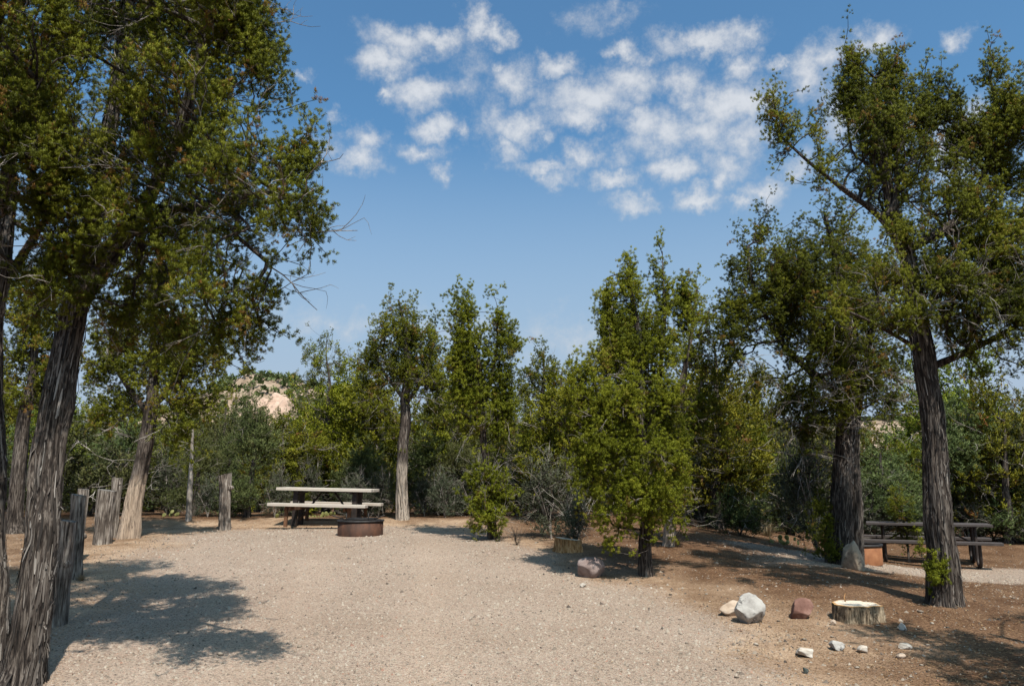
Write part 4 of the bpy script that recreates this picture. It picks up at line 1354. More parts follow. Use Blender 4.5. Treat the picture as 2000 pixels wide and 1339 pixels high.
# individually recognisable ones
plant('js', 640, 22, top=690, wide=1.1, label='full pointed juniper behind the airy topped one', group=None)
plant('js', 715, 21.5, top=690, wide=1.3, label='pointed juniper filling the gap before the pale stripped trunk', group=None)
plant('jr', 860, 21, top=720, wide=1.1, label='full juniper between the pale stripped trunk and the two pointed one', group=None)
plant('js', 1110, 18, top=705, wide=1.35, label='yellow green pointed juniper at the shoulder of the bushy bright one', group=None)
plant('js', 1395, 17.5, top=640, wide=1.2, label='tall pointed juniper between the bushy bright one and the double trunk', group=None)
plant('jr', 1470, 21, top=740, wide=1.0, label='rounded juniper under the limbs of the dense dark one', group=None)
plant('jr', 1900, 22, top=700, wide=1.2, label='tall rounded juniper behind the twisted grey trunk', group=None)
plant('ps', 486, 18.6, top=782, wide=1.05, label='cone shaped pinyon between the lone grey post and the picnic table', group=None)
plant('pr', 432, 24, top=735, wide=.7, label='tall pale pinyon showing over the leaning juniper against the hill', group=None)
plant('sh', 1075, 14.6, top=925, wide=1.15, label='grey bush of bare upright twigs behind the orange stump', group=None)
plant('sh', 1120, 13.2, top=990, wide=.9, label='low straw grey bush touching the bushy bright juniper', group=None)
plant('ds', 1440, 16.6, top=965, wide=1.1, label='dark round shrub on the far side of the shaded soil', group=None)
plant('sh', 1590, 14.8, top=890, wide=.9, label='grey shrub behind the dark leafy sapling', group=None)
plant('jr', 1960, 19.0, top=760, wide=1.1, label='broad green juniper behind the far end of the dark table', group=None)
# the mass of the thicket, nearest rows first
rows = [
    (20.0, [(-40, 'pr', 800), (110, 'jr', 850), (190, 'ds', 900), (330, 'jr', 860), (395, 'ps', 850), (555, 'jr', 800), (720, 'pr', 880), (850, 'pr', 850), (905, 'pr', 880), (1010, 'pr', 830), (1130, 'jr', 790), (1400, 'pr', 830), (1470, 'jr', 850), (1540, 'pr', 860), (1720, 'pr', 850), (1790, 'jr', 870), (1890, 'ps', 800), (2060, 'pr', 770)]),
    (24.0, [(20, 'jr', 790), (160, 'pr', 830), (240, 'ps', 850), (470, 'pr', 800), (520, 'js', 800), (620, 'pr', 800), (760, 'jr', 850), (870, 'ps', 840), (960, 'jr', 820), (1200, 'pr', 800), (1360, 'js', 800), (1440, 'ps', 800), (1510, 'pr', 835), (1600, 'jr', 850), (1680, 'jr', 855), (1840, 'pr', 830), (1990, 'ps', 790), (2120, 'jr', 780)]),
    (29.0, [(-60, 'pr', 770), (90, 'js', 800), (210, 'jr', 820), (290, 'pr', 830), (380, 'jr', 800), (450, 'jr', 790), (560, 'ps', 800), (680, 'jr', 800), (820, 'jr', 830), (930, 'pr', 830), (1080, 'ps', 800), (1280, 'jr', 790), (1420, 'jr', 800), (1490, 'ps', 810), (1570, 'pr', 840), (1640, 'ps', 830), (1740, 'jr', 858), (1820, 'pr', 862), (1920, 'jr', 800), (2040, 'pr', 800)]),
    (36.0, [(30, 'jr', 800), (180, 'pr', 820), (340, 'ps', 820), (500, 'pr', 812), (590, 'jr', 812), (740, 'pr', 820), (900, 'jr', 820), (1000, 'jr', 810), (1150, 'pr', 800), (1340, 'pr', 800), (1460, 'jr', 815), (1540, 'jr', 830), (1610, 'pr', 840), (1700, 'pr', 862), (1780, 'ps', 866), (1880, 'jr', 820), (1980, 'jr', 810)]),
]
WHERE = [(130, 'beyond the shaggy stems'), (300, 'behind the row of posts'), (500, 'behind the lone post'), (700, 'behind the pale picnic table'), (860, 'behind the pale stripped trunk'),
         (1010, 'behind the two pointed juniper'), (1160, 'behind the grey twig bush'), (1390, 'behind the bushy bright juniper'), (1560, 'beyond the shaded soil'), (1690, 'behind the double trunk'), (1850, 'behind the dark picnic table'), (9999, 'past the dark picnic table')]
ROWN = ['edge', 'second row', 'third row', 'deepest row']
LOOK = {'jr': 'rounded olive green juniper', 'js': 'pointed yellow green juniper', 'pr': 'soft grey green pinyon pine', 'ps': 'cone shaped grey green pinyon pine', 'sh': 'twiggy grey green shrub', 'ds': 'dark leafy rounded shrub'}


def where(px):
    return next(w for lim, w in WHERE if px < lim)


for ri, (dep, lst) in enumerate(rows):
    for (px, k, top) in lst:
        plant(k, px + random.uniform(-12, 12), dep + random.uniform(-1.2, 1.2), top=top - (-22 if 430 < px < 600 else 32 if 540 < px < 1350 else 36 if px < 300 else 6) + random.uniform(-14, 14), wide=random.uniform(1.0, 1.35),
              label='%s in thicket %s, %s' % (LOOK[k], ROWN[ri], where(px)))
# undergrowth along the foot of the thicket
for px in (-10, 100, 160, 225, 330, 410, 450, 540, 600, 690, 740, 830, 870, 925, 1010, 1370, 1400, 1480, 1530, 1570, 1700, 1740, 1790, 1880, 1930, 1990, 2040):
    k = random.choice(['sh', 'sh', 'ds'])
    plant(k, px, random.uniform(18.2, 19.8), height=random.uniform(.7, 1.25), wide=random.uniform(.8, 1.2), label='%s low in thicket, %s' % (LOOK[k], where(px)))


# scrub on the hills: far too many and too small to count
def scrub():
    rng = np.random.default_rng(77)
    dg = bpy.context.evaluated_depsgraph_get()
    P, SZ = [], []
    for o, n in ((hA, 900), (hC, 2000), (hB, 10), (hD, 8)):
        v = np.zeros(len(o.data.vertices) * 3, np.float32)
        o.data.vertices.foreach_get('co', v)
        v = v.reshape(-1, 3)
        v = v[v[:, 2] > 1.0]
        i = rng.integers(len(v), size=n)
        P.append(v[i] + rng.normal(0, 1, (n, 3)) * np.array([1.2, 1.2, 0.05])); SZ.append(np.full(n, 1.0))
    # woods between the thicket and the hills
    n = 1500
    x = rng.uniform(-70, 95, n); y = rng.uniform(42, 130, n)
    ok = np.abs(x / y) < 0.8
    x, y = x[ok], y[ok]
    P.append(np.stack([x, y, H(x, y)], -1)); SZ.append(np.full(len(x), 1.25))
    P, SZ = np.vstack(P), np.concatenate(SZ)
    size = SZ * rng.uniform(.6, 1.35, len(P))
    nb = 26
    d = norm(rng.normal(size=(len(P), nb, 3)))
    d[..., 2] = np.abs(d[..., 2])
    c = P[:, None, :] + d * size[:, None, None] * np.array([1.0, 1.0, 1.25]) * rng.uniform(.6, 1.1, (len(P), nb, 1)) + np.array([0, 0, .3])
    s = .44 * size[:, None, None]
    a = norm(rng.normal(size=c.shape)); b = norm(np.cross(a, rng.normal(size=c.shape)))
    v = np.stack([c + a * s, c - a * s * .5 + b * s, c - a * s * .5 - b * s], -2).reshape(-1, 3)
    t = np.repeat(np.clip(rng.uniform(.15, .7, (len(P), 1)) + rng.normal(0, .08, (len(P), nb)), 0, .9).ravel(), 3)
    o = mesh_obj('scrub', v, np.arange(len(v)).reshape(-1, 3), M['pin'], None, False, None, {'tint': t})
    tag(o, 'dark green scrub covering the distant hillsides', 'scrub', kind='stuff')


scrub()


# dead snag in the thicket
def snag(px, depth, top):
    b = np.array([pt(px, YH, depth)[0], depth, 0]); b[2] = float(H(b[0], depth))
    root = empty('dead_tree', b, 'thin bare grey snag standing behind the row of posts', 'dead tree')
    P, R = resample(np.array([b, pt(px - 2, 930, depth), pt(px + 3, top, depth)]), np.array([.075, .055, .02]), .06)
    v, f, _ = bark_tube(P, R, 16, 1.0, 4)
    mesh_obj('trunk', v, f, M['dead'], root, True, b)
    for i in range(7):
        q = P[int(len(P) * random.uniform(.45, .97))]
        tv, tf = TWIGS[i % 5]
        Rm = rot_to(np.array([[random.uniform(-1, 1), -.4, .25]]), RNG)[0]
        mesh_obj('limb', (tv * random.uniform(.3, .6)) @ Rm.T + q, tf, M['dead'], root, True, b)


snag(374, 17.8, 835)


# ------------------------------------------------------------------ posts
def post(px, top, basep, wpx, label, seed, lean=(0, 0), knob=None, split=False):
    b = gp(px, basep)
    D = b[1]
    tz = pt(px, top, D)[2]
    r = .79 * wpx * D / F / 2
    root = empty('wooden_post', b, label, 'post', 'weathered juniper posts along the edge of the gravel')
    hgt = tz - b[2]
    P = np.array([b + [0, 0, -.05], b + [lean[0] * .4, lean[1] * .4, hgt * .4], b + [lean[0], lean[1], hgt]])
    P, R = resample(P, np.array([r * 1.05, r * .95, r * 1.02]), .03)
    v, f, rr = bark_tube(P, R, 44, 1.25, seed)
    n = len(v) // 44
    top_ring = v[(n - 1) * 44:]
    rng = np.random.default_rng(seed)
    # uneven saw cut
    top_ring[:, 2] += (top_ring[:, 0] - P[-1][0]) * rng.uniform(-.25, .25) + rng.normal(0, .002, 44)
    v[(n - 1) * 44:] = top_ring
    mesh_obj('shaft', v, f, M['post'], root, True, b)
    c = top_ring.mean(0)
    inner = c + (top_ring - c) * .5 + [0, 0, .002]
    tv = np.vstack([top_ring * .997 + c * .003 + [0, 0, .002], inner + rng.normal(0, .002, (44, 3)), [c + [0, 0, -.004]]])
    tf = [[i, (i + 1) % 44, 44 + (i + 1) % 44, 44 + i] for i in range(44)] + [[44 + i, 44 + (i + 1) % 44, 88] for i in range(44)]
    mesh_obj('cut_end', tv, tf, M['posttop'], root, False, b)
    if knob:
        kp = pt(knob[0], knob[1], D - r * .2)
        side = 1 if knob[0] > px else -1
        Pk = np.array([b * [1, 1, 0] + [0, 0, kp[2]], kp, kp + [side * r * .35, 0, .01]])
        Pk, Rk = resample(Pk, np.array([r * .6, knob[2], knob[2] * .55]), .015)
        vk, fk, _ = bark_tube(Pk, Rk, 20, .8, seed + 3)
        nk = len(Pk)
        vk = np.vstack([vk, Pk[-1] + [side * knob[2] * .25, 0, 0]])
        fk += [[(nk - 1) * 20 + i, (nk - 1) * 20 + (i + 1) % 20, nk * 20] for i in range(20)]
        mesh_obj('branch_stub', vk, fk, M['post'], root, True, b)
    return root


post(438, 926, 1034, 27, 'lone weathered post standing apart near the picnic table', 31, lean=(-.05, 0), knob=(452, 952, .05))
post(198, 957, 1066, 42, 'thick pale grey post with ragged splintered side and flat sawn top', 32)
post(219, 933, 1050, 24, 'slim dark post standing just behind the thick ragged one', 33, knob=(232, 945, .035))
post(146, 966, 1130, 30, 'light grey post nearest the edge of the tree shade, with debris at its foot', 34, lean=(-.06, 0))
post(150, 955, 1096, 26, 'grey post with a rounded branch stub low on its side', 35, knob=(164, 1046, .055))
post(110, 1017, 1220, 40, 'dark shaded post hard against the shaggy leaning trunk', 36, lean=(.02, 0), knob=(131, 1100, .06))


# ------------------------------------------------------------------ picnic tables
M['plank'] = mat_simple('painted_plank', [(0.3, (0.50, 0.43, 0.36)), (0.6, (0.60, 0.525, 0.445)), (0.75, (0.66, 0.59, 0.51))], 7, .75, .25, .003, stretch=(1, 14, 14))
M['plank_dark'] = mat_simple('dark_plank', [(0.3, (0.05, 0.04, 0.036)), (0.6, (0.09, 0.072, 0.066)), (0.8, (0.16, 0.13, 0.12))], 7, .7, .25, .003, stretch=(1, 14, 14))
M['rust_leg'] = mat_simple('rusty_steel', [(0.3, (0.07, 0.033, 0.018)), (0.55, (0.17, 0.08, 0.04)), (0.75, (0.26, 0.125, 0.06))], 9, .8, .35, .003)
M['dark_steel'] = mat_simple('dark_steel', [(0.3, (0.018, 0.013, 0.011)), (0.7, (0.05, 0.035, 0.03))], 9, .6, .2, .002)


def rotz(a):
    return np.array([[math.cos(a), -math.sin(a), 0], [math.sin(a), math.cos(a), 0], [0, 0, 1]])


def planks(root, n, width, zc, y0, length, thick, mat):
    w = width / n
    for i in range(n):
        g = Geo().box((random.uniform(-.004, .004), y0 - width / 2 + w * (i + .5), zc + random.uniform(-.001, .001)), (length, w - .010, thick), None, .006)
        g.build('plank', M[mat], root)


def table_one():
    L = 2.36
    a, c = pt(524, 1028, 16.9), pt(737, 1028, 16.75)
    ang = math.atan2(c[1] - a[1], c[0] - a[0])
    cen = (a + c) / 2
    cen[1] += .35
    cen[2] = float(H(cen[0], cen[1]))
    root = empty('picnic_table', cen, 'picnic table with pale tan planks and rusty steel legs behind the dark fire ring', 'picnic table')
    L = float(np.linalg.norm(c - a))
    root.rotation_euler = (0, math.radians(1.2), ang)
    L *= .88
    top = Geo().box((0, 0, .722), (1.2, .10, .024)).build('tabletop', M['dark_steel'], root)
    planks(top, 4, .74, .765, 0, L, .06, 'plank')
    for s in (-1, 1):
        Geo().box((0, s * .70, .45), (L, .26, .06), None, .006).build('seat', M['plank'], root)
    for e in (-1, 1):
        x = e * .66
        for s in (-1, 1):
            Geo().box((x - e * .02, s * .20, .362), (.10, .10, .724), None, .006).build('leg', M['dark_steel'], root)
            Geo().box((x + .0, s * .68, .205), (.065, .065, .41), None, .005).build('leg', M['rust_leg'], root)
        Geo().box((x - e * .09, 0, .372), (.045, 1.50, .075), None, .004).build('cross_beam', M['rust_leg'], root)
        Geo().box((x - e * .09, 0, .70), (.045, .66, .04), None, .004).build('cross_beam', M['dark_steel'], root)
        Geo().tube([(x - e * .05, 0, .10), (e * .14, 0, .715)], .022, 8).build('brace', M['dark_steel'], root, True)
    return root


def table_two():
    L = 2.36
    a, c = pt(1736, 1040, 15.6), pt(1974, 1058, 14.8)
    ang = math.atan2(c[1] - a[1], c[0] - a[0])
    cen = (a + c) / 2
    cen[1] += .75
    cen[2] = float(H(cen[0], cen[1]))
    root = empty('picnic_table', cen, 'dark picnic table on bent tube legs behind the twisted grey trunk', 'picnic table')
    root.rotation_euler = (0, 0, ang)
    top = Geo().box((0, 0, .725), (1.2, .10, .022)).build('tabletop', M['dark_steel'], root)
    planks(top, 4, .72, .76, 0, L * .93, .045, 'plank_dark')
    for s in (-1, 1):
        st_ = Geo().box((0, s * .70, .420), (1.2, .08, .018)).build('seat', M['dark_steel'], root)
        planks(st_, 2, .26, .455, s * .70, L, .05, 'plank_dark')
    for e in (-1, 1):
        x = e * .80
        for s in (-1, 1):
            P = np.array([(x, s * .24, .735), (x, s * .24, .40), (x, s * .25, .14), (x, s * .34, .035), (x, s * .46, .028), (x, s * .60, .035), (x, s * .69, .14), (x, s * .70, .30), (x, s * .70, .43)])
            P, R = resample(P, np.full(len(P), .03), .04)
            Geo().tube(P, R, 10).build('leg', M['dark_steel'], root, True)
        Geo().tube([(x, -.34, .72), (x, .34, .72)], .022, 8).build('cross_beam', M['dark_steel'], root, True)
        Geo().tube([(x, -.80, .42), (x, -.58, .42)], .02, 8).build('cross_beam', M['dark_steel'], root, True)
        Geo().tube([(x, .58, .42), (x, .80, .42)], .02, 8).build('cross_beam', M['dark_steel'], root, True)
        Geo().tube([(x, 0, .40), (e * .2, 0, .73)], .016, 8).build('brace', M['dark_steel'], root, True)
        Geo().tube([(x, -.24, .40), (x, .24, .40)], .02, 8).build('cross_beam', M['dark_steel'], root, True)
    return root


table_one()
table_two()

# ------------------------------------------------------------------ fire rings
M['ring'] = mat_simple('rusted_plate', [(0.25, (0.030, 0.016, 0.011)), (0.5, (0.075, 0.034, 0.020)), (0.72, (0.15, 0.062, 0.032))], 5, .75, .35, .004, stretch=(1, 1, .6))
M['ring_orange'] = mat_simple('orange_rusted_plate', [(0.25, (0.15, 0.055, 0.022)), (0.5, (0.27, 0.105, 0.042)), (0.75, (0.36, 0.16, 0.07))], 6, .8, .35, .004)
M['soot'] = mat_simple('sooty_steel', [(0.3, (0.010, 0.009, 0.009)), (0.7, (0.035, 0.030, 0.028))], 12, .65, .2, .002)
M['ash'] = mat_simple('ash', [(0.3, (0.10, 0.095, 0.09)), (0.7, (0.28, 0.27, 0.26))], 14, .95, .5, .01)


def ring_shell(r, h, t=.012, n=72, z0=-.02):
    a = np.linspace(0, 2 * math.pi, n, endpoint=False)
    rows = [(r, z0), (r, h), (r - t, h), (r - t, z0)]
    v = np.array([(math.cos(x) * q, math.sin(x) * q, z) for q, z in rows for x in a])
    f = [[k * n + i, k * n + (i + 1) % n, (k + 1) * n + (i + 1) % n, (k + 1) * n + i] for k in range(3) for i in range(n)]
    return v, f


def fire_ring(px, py, r, h, mat, label, grate, seed):
    c = gp(px, py)
    c = c + np.array([0, r, 0])
    c[2] = float(H(c[0], c[1]))
    root = empty('fire_ring', c, label, 'fire ring')
    v, f = ring_shell(r, h)
    mesh_obj('wall', v, f, M[mat], root, True)
    bpy.context.view_layer.update()
    v, f = ring_shell(r + .018, .028, .05, z0=0)
    mesh_obj('rim', v + [0, 0, h - .012], f, M['soot'], root, True)
    n = 40
    rng = np.random.default_rng(seed)
    a = np.linspace(0, 2 * math.pi, n, endpoint=False)
    vv = np.vstack([[[0, 0, .05]], np.stack([np.cos(a) * r * .5, np.sin(a) * r * .5, .05 + rng.normal(0, .01, n)], -1), np.stack([np.cos(a) * (r - .014), np.sin(a) * (r - .014), np.full(n, .03)], -1)])
    ff = [[0, 1 + i, 1 + (i + 1) % n] for i in range(n)] + [[1 + i, 1 + n + i, 1 + n + (i + 1) % n, 1 + (i + 1) % n] for i in range(n)]
    mesh_obj('ash_bed', vv, ff, M['ash'], root, True)
    if grate:
        gz = h + .035
        y0, y1, x0 = -r * .55, r * .55, r * .62
        gr = Geo().tube([(-x0 - .02, y0, gz), (x0 + .02, y0, gz)], .011, 6).tube([(-x0 - .02, y1, gz), (x0 + .02, y1, gz)], .011, 6).build('grate', M['soot'], root, True)
        for i in range(15):
            x = -x0 + 2 * x0 * i / 14
            Geo().tube([(x, y0, gz), (x, y1, gz)], .006, 6).build('bar', M['soot'], gr, True)
        for s in (-1, 1):
            Geo().tube([(s * x0 * 1.0, y0 * .6, gz - .01), (s * (r + .07), y0 * 1.1, gz + .075)], .011, 8).build('handle', M['dark_steel'], root, True)
            Geo().tube([(s * r * .48, -r * .78, h - .03), (s * r * .48, -r * .80, h + .15)], .012, 8).build('grate_stop', M['soot'], root, True)
    else:
        pass
    return root


fire_ring(695, 1048, .43, .27, 'ring', 'low dark rusty fire ring with grate and bar handles in front of the pale table', True, 1)
fire_ring(1698, 1103, .36, .30, 'ring_orange', 'orange rusted fire ring behind the tan boulder', False, 2)


# ------------------------------------------------------------------ rocks and stumps
def rock_mesh(seed, size, cuts=9, sub=4, rough=.12):
    rng = np.random.default_rng(seed)
    bm = bmesh.new()
    bmesh.ops.create_icosphere(bm, subdivisions=sub, radius=1)
    bm.verts.index_update()
    v = np.array([q.co[:] for q in bm.verts])
    f = np.array([[q.index for q in fc.verts] for fc in bm.faces])
    bm.free()
    for _ in range(cuts):
        n = norm(rng.normal(size=3))
        c = rng.uniform(.45, .80)
        d = v @ n
        v = v - np.clip(d - c, 0, None)[:, None] * n * .93
    v = v * (1 + rough * (fbm(v, 1.7, seed, 4) - .5)[:, None] * 2 + .26 * (np.abs(fbm(v, 3.2, seed + 2, 4) - .5))[:, None])
    return v * np.asarray(size), f


def rock_mat(name, a, b, c, scale=6, spot=None):
    m = mat_simple(name, [(.3, a), (.5, b), (.7, c)], scale, .9, .8, .02, 9.0)
    if spot:
        nt = m.node_tree
        b_ = nt.nodes['Principled BSDF']
        tc = node(nt, 'ShaderNodeTexCoord')
        n = node(nt, 'ShaderNodeTexNoise', inputs={'Scale': 8.0, 'Detail': 8.0, 'Roughness': .75})
        nt.links.new(tc.outputs['Object'], n.inputs[0])
        r = ramp(nt, [(.54, (0, 0, 0)), (.63, (1, 1, 1))])
        nt.links.new(n.outputs[0], r.inputs[0])
        mx = node(nt, 'ShaderNodeMix', data_type='RGBA')
        old = b_.inputs['Base Color'].links[0].from_socket
        nt.links.new(r.outputs[0], mx.inputs['Factor'])
        nt.links.new(old, mx.inputs['A'])
        mx.inputs['B'].default_value = (*[c * ALB for c in spot], 1)
        nt.links.new(mx.outputs['Result'], b_.inputs['Base Color'])
    return m


def rock(px, py, w, h, mat, label, seed, depth_ratio=.8, sink=.12, cuts=9, rz=0.0, tilt=0.0, name='rock', group=None, rough=.12, sub=4, taper=0.0):
    """(px, py) is the foot of the rock, w and h its size in the photograph's pixels"""
    b = gp(px, py)
    s = b[1] / F
    sx, sz = w * s / 2, h * s / 2 / (1 - sink)
    sy = sx * depth_ratio
    b = b + [0, sy * .8, 0]
    v, f = rock_mesh(seed, (1, 1, 1), cuts, sub, rough)
    ext = (v.max(0) - v.min(0)) / 2
    v = (v - (v.max(0) + v.min(0)) / 2) / ext * np.array([sx, sy, sz])
    if taper:
        v[:, :2] = v[:, :2] * (1 - taper * (v[:, 2:] / sz + 1) / 2)
        v[:, 0] -= sx * .12 * (v[:, 2] / sz)
    if tilt:
        ct, st = math.cos(tilt), math.sin(tilt)
        v = v @ np.array([[ct, 0, st], [0, 1, 0], [-st, 0, ct]]).T
    v[:, 2] += sz * (1 - 2 * sink) + 0
    o = mesh_obj(name, v, f, mat, None, True)
    o.location = (b[0], b[1], float(H(b[0], b[1])))
    o.rotation_euler = (0, 0, rz)
    return tag(o, label, 'rock', group)


RM = {
    'purple': rock_mat('purplish_boulder', (.17, .115, .10), (.30, .225, .20), (.40, .32, .29)),
    'white': rock_mat('white_limestone', (.26, .235, .21), (.44, .41, .37), (.56, .53, .49), spot=(.08, .072, .066)),
    'tanpink': rock_mat('tan_pink_rock', (.34, .24, .17), (.52, .40, .30), (.62, .51, .41)),
    'red': rock_mat('red_rock', (.11, .05, .036), (.215, .108, .08), (.34, .20, .155)),
    'tan': rock_mat('tan_boulder', (.24, .17, .115), (.40, .31, .22), (.50, .41, .31), spot=(.16, .12, .09)),
    'pale': rock_mat('pale_stone', (.40, .33, .26), (.55, .48, .40), (.66, .60, .53)),
    'dark': rock_mat('dark_green_stone', (.03, .035, .03), (.06, .07, .06), (.12, .12, .11)),
}
rock(1157, 1129, 54, 36, RM['purple'], 'rounded purplish boulder at the corner where gravel meets soil', 41, .9, .16, 4, rough=.10)
rock(1470, 1219, 58, 53, RM['white'], 'white limestone rock speckled with black on the gravel edge', 43, .75, .20, 13, tilt=.3, rough=.16)
rock(1428, 1203, 42, 26, RM['tanpink'], 'small tan pink rock leaning on the white limestone', 44, .8, .10, 9)
rock(1571, 1209, 48, 36, RM['red'], 'angular dark red rock sitting alone between the white rock and the stump', 45, .8, .22, 18, rough=.12, tilt=-.2)
rock(1676, 1114, 50, 54, RM['tan'], 'tan pointed boulder against the double trunk', 58, 1.0, .14, 7, taper=.45, rough=.16)
rock(1576, 1284, 42, 15, RM['pale'], 'flat pale tilted slab lying on the gravel margin', 47, .9, .10, 12, rz=.4, tilt=.15)
rock(1640, 1271, 26, 17, RM['white'], 'pale grey stone with a dark patch near the flat slab', 48, .9, .12, 9)
rock(1687, 1275, 19, 13, RM['pale'], 'round cream stone in front of the near stump', 49, .9, .12, 8)
rock(1766, 1231, 14, 13, RM['white'], 'small white stone beside the pale topped stump', 50, .9, .12, 9)
rock(1772, 1268, 24, 10, RM['pale'], 'flat cream stone where the shade begins', 51, .9, .12, 9)
rock(1576, 1315, 11, 10, RM['dark'], 'small dark green stone on the pale gravel', 52, .9, .12, 8)
rock(1762, 1286, 16, 9, RM['tanpink'], 'little orange tan stone at the edge of the shade', 53, .9, .12, 8)
rock(1630, 1221, 12, 10, RM['tanpink'], 'tiny pinkish stone in front of the stump bark', 54, .9, .12, 8)
rock(1140, 1146, 14, 7, RM['pale'], 'small tan stone in front of the purplish boulder', 55, .9, .12, 8)


def mat_rings():
    m, nt, b, L = new_mat('cut_wood')
    tc = node(nt, 'ShaderNodeTexCoord')
    n = node(nt, 'ShaderNodeTexNoise', inputs={'Scale': 9.0, 'Detail': 4.0})
    L(tc.outputs['Object'], n.inputs[0])
    ln = node(nt, 'ShaderNodeVectorMath', operation='LENGTH')
    L(tc.outputs['Object'], ln.inputs[0])
    ad = node(nt, 'ShaderNodeMath', operation='MULTIPLY_ADD', inputs={1: .06})
    L(n.outputs[0], ad.inputs[0]); L(ln.outputs['Value'], ad.inputs[2])
    w = node(nt, 'ShaderNodeMath', operation='MULTIPLY', inputs={1: 330.0}); L(ad.outputs[0], w.inputs[0])
    s = node(nt, 'ShaderNodeMath', operation='SINE'); L(w.outputs[0], s.inputs[0])
    mr = node(nt, 'ShaderNodeMapRange', inputs={1: -1, 2: 1}); L(s.outputs[0], mr.inputs[0])
    r = ramp(nt, alb([(0, (.64, .50, .37)), (1, (.82, .71, .57))])); L(mr.outputs[0], r.inputs[0])
    at = node(nt, 'ShaderNodeAttribute', attribute_name='rim')
    mx = node(nt, 'ShaderNodeMix', data_type='RGBA'); L(at.outputs['Fac'], mx.inputs['Factor'])
    L(r.outputs[0], mx.inputs['A']); mx.inputs['B'].default_value = (.40, .20, .055, 1)
    L(mx.outputs['Result'], b.inputs['Base Color'])
    b.inputs['Roughness'].default_value = .8
    bp = node(nt, 'ShaderNodeBump', inputs={'Strength': .4, 'Distance': .003}); L(n.outputs[0], bp.inputs['Height']); L(bp.outputs[0], b.inputs['Normal'])
    return m


M['rings'] = mat_rings()
M['stump_bark'] = mat_bark('stump_bark', (.05, .036, .024), (.25, .19, .125), (.46, .37, .26))
M['stump_orange'] = mat_bark('stump_orange_bark', (.20, .09, .03), (.56, .31, .13), (.74, .50, .27))


def stump(px, py, w, h, label, seed, bark, tilt=(0, 0), flare=.08):
    b = gp(px, py)
    s = b[1] / F
    r, hh = w * s / 2, h * s
    b = b + [0, r * .8, 0]
    b[2] = float(H(b[0], b[1]))
    root = empty('tree_stump', b, label, 'stump')
    n = 96
    rng = np.random.default_rng(seed)
    a = np.linspace(0, 2 * math.pi, n, endpoint=False)
    lob = 1 + .06 * np.cos(3 * a + 1) + .09 * (np.abs(np.cos(3.5 * a + rng.uniform(0, 6))) - .6) + .06 * np.cos(8 * a + rng.uniform(0, 6)) + .02 * np.cos(19 * a + 2 * np.sin(3 * a)) + rng.normal(0, .012, n)
    rows = 9
    v = []
    for k in range(rows):
        t = k / (rows - 1)
        q = r * lob * (1 + flare * (1 - t) ** 2) * (.94 + .02 * np.cos(17 * a + t + 3 * np.sin(2 * a))) + rng.normal(0, .004, n)
        z = -.03 + (hh + .03) * t + (tilt[0] * np.cos(a) + tilt[1] * np.sin(a)) * r * t
        v.append(np.stack([np.cos(a) * q, np.sin(a) * q, z], -1))
    V = np.vstack(v)
    f = [[k * n + i, k * n + (i + 1) % n, (k + 1) * n + (i + 1) % n, (k + 1) * n + i] for k in range(rows - 1) for i in range(n)]
    mesh_obj('bark', V, f, M[bark], root, True)
    top = v[-1] + [0, 0, .003]
    c = top.mean(0)
    tv, rim = [], []
    for k, q in enumerate((1.0, .93, .86, .5)):
        tv.append(c + (top - c) * q + (np.array([0, 0, .004]) if q < 1 else 0)); rim.append(np.full(n, (1.0, .8, 0, 0)[k]))
    tv.append([c + [0, 0, .006]]); rim.append([0])
    tf = [[k * n + i, k * n + (i + 1) % n, (k + 1) * n + (i + 1) % n, (k + 1) * n + i] for k in range(3) for i in range(n)] + [[3 * n + i, 3 * n + (i + 1) % n, 4 * n] for i in range(n)]
    mesh_obj('cut_top', np.vstack(tv), tf, M['rings'], root, True, None, {'rim': np.concatenate(rim)})
    return root, b, r, hh


st, sb, sr, sh_ = stump(1689, 1217, 90, 27, 'wide pale topped stump with furrowed grey bark on the bare soil', 61, 'stump_bark')
Geo().tube([(-.05, sr * .5, sh_), (-.06, sr * .5, sh_ + .05), (-.045, sr * .5, sh_ + .09)], np.array([.009, .006, .003]), 6).build('splinter', M['stump_orange'], st, True)
stump(1111, 1081, 52, 22, 'small freshly cut orange brown stump in front of the grey bush', 62, 'stump_orange', tilt=(-.12, 0), flare=.2)


# ------------------------------------------------------------------ prickly pear at the back
M['pad'] = mat_simple('cactus_pad', [(.3, (.12, .13, .04)), (.6, (.23, .22, .065)), (.8, (.34, .31, .10))], 9, .6, .2, .004)


def pad_mesh(seed):
    rng = np.random.default_rng(seed)
    bm = bmesh.new()
    bmesh.ops.create_icosphere(bm, subdivisions=2, radius=1)
    bm.verts.index_update()
    v = np.array([q.co[:] for q in bm.verts])
    f = np.array([[q.index for q in fc.verts] for fc in bm.faces])
    bm.free()
    v = v * np.array([.8, .16, 1.0])
    v[:, 0] *= .72 + .28 * smooth((v[:, 2] + 1) / 1.2)
    v[:, 2] += 1
    return v, f


PADV, PADF = pad_mesh(1)
PADME = bpy.data.meshes.new('pad')
PADME.from_pydata(PADV.tolist(), [], PADF.tolist())
PADME.polygons.foreach_set('use_smooth', np.ones(len(PADF), bool))
PADME.materials.append(M['pad'])


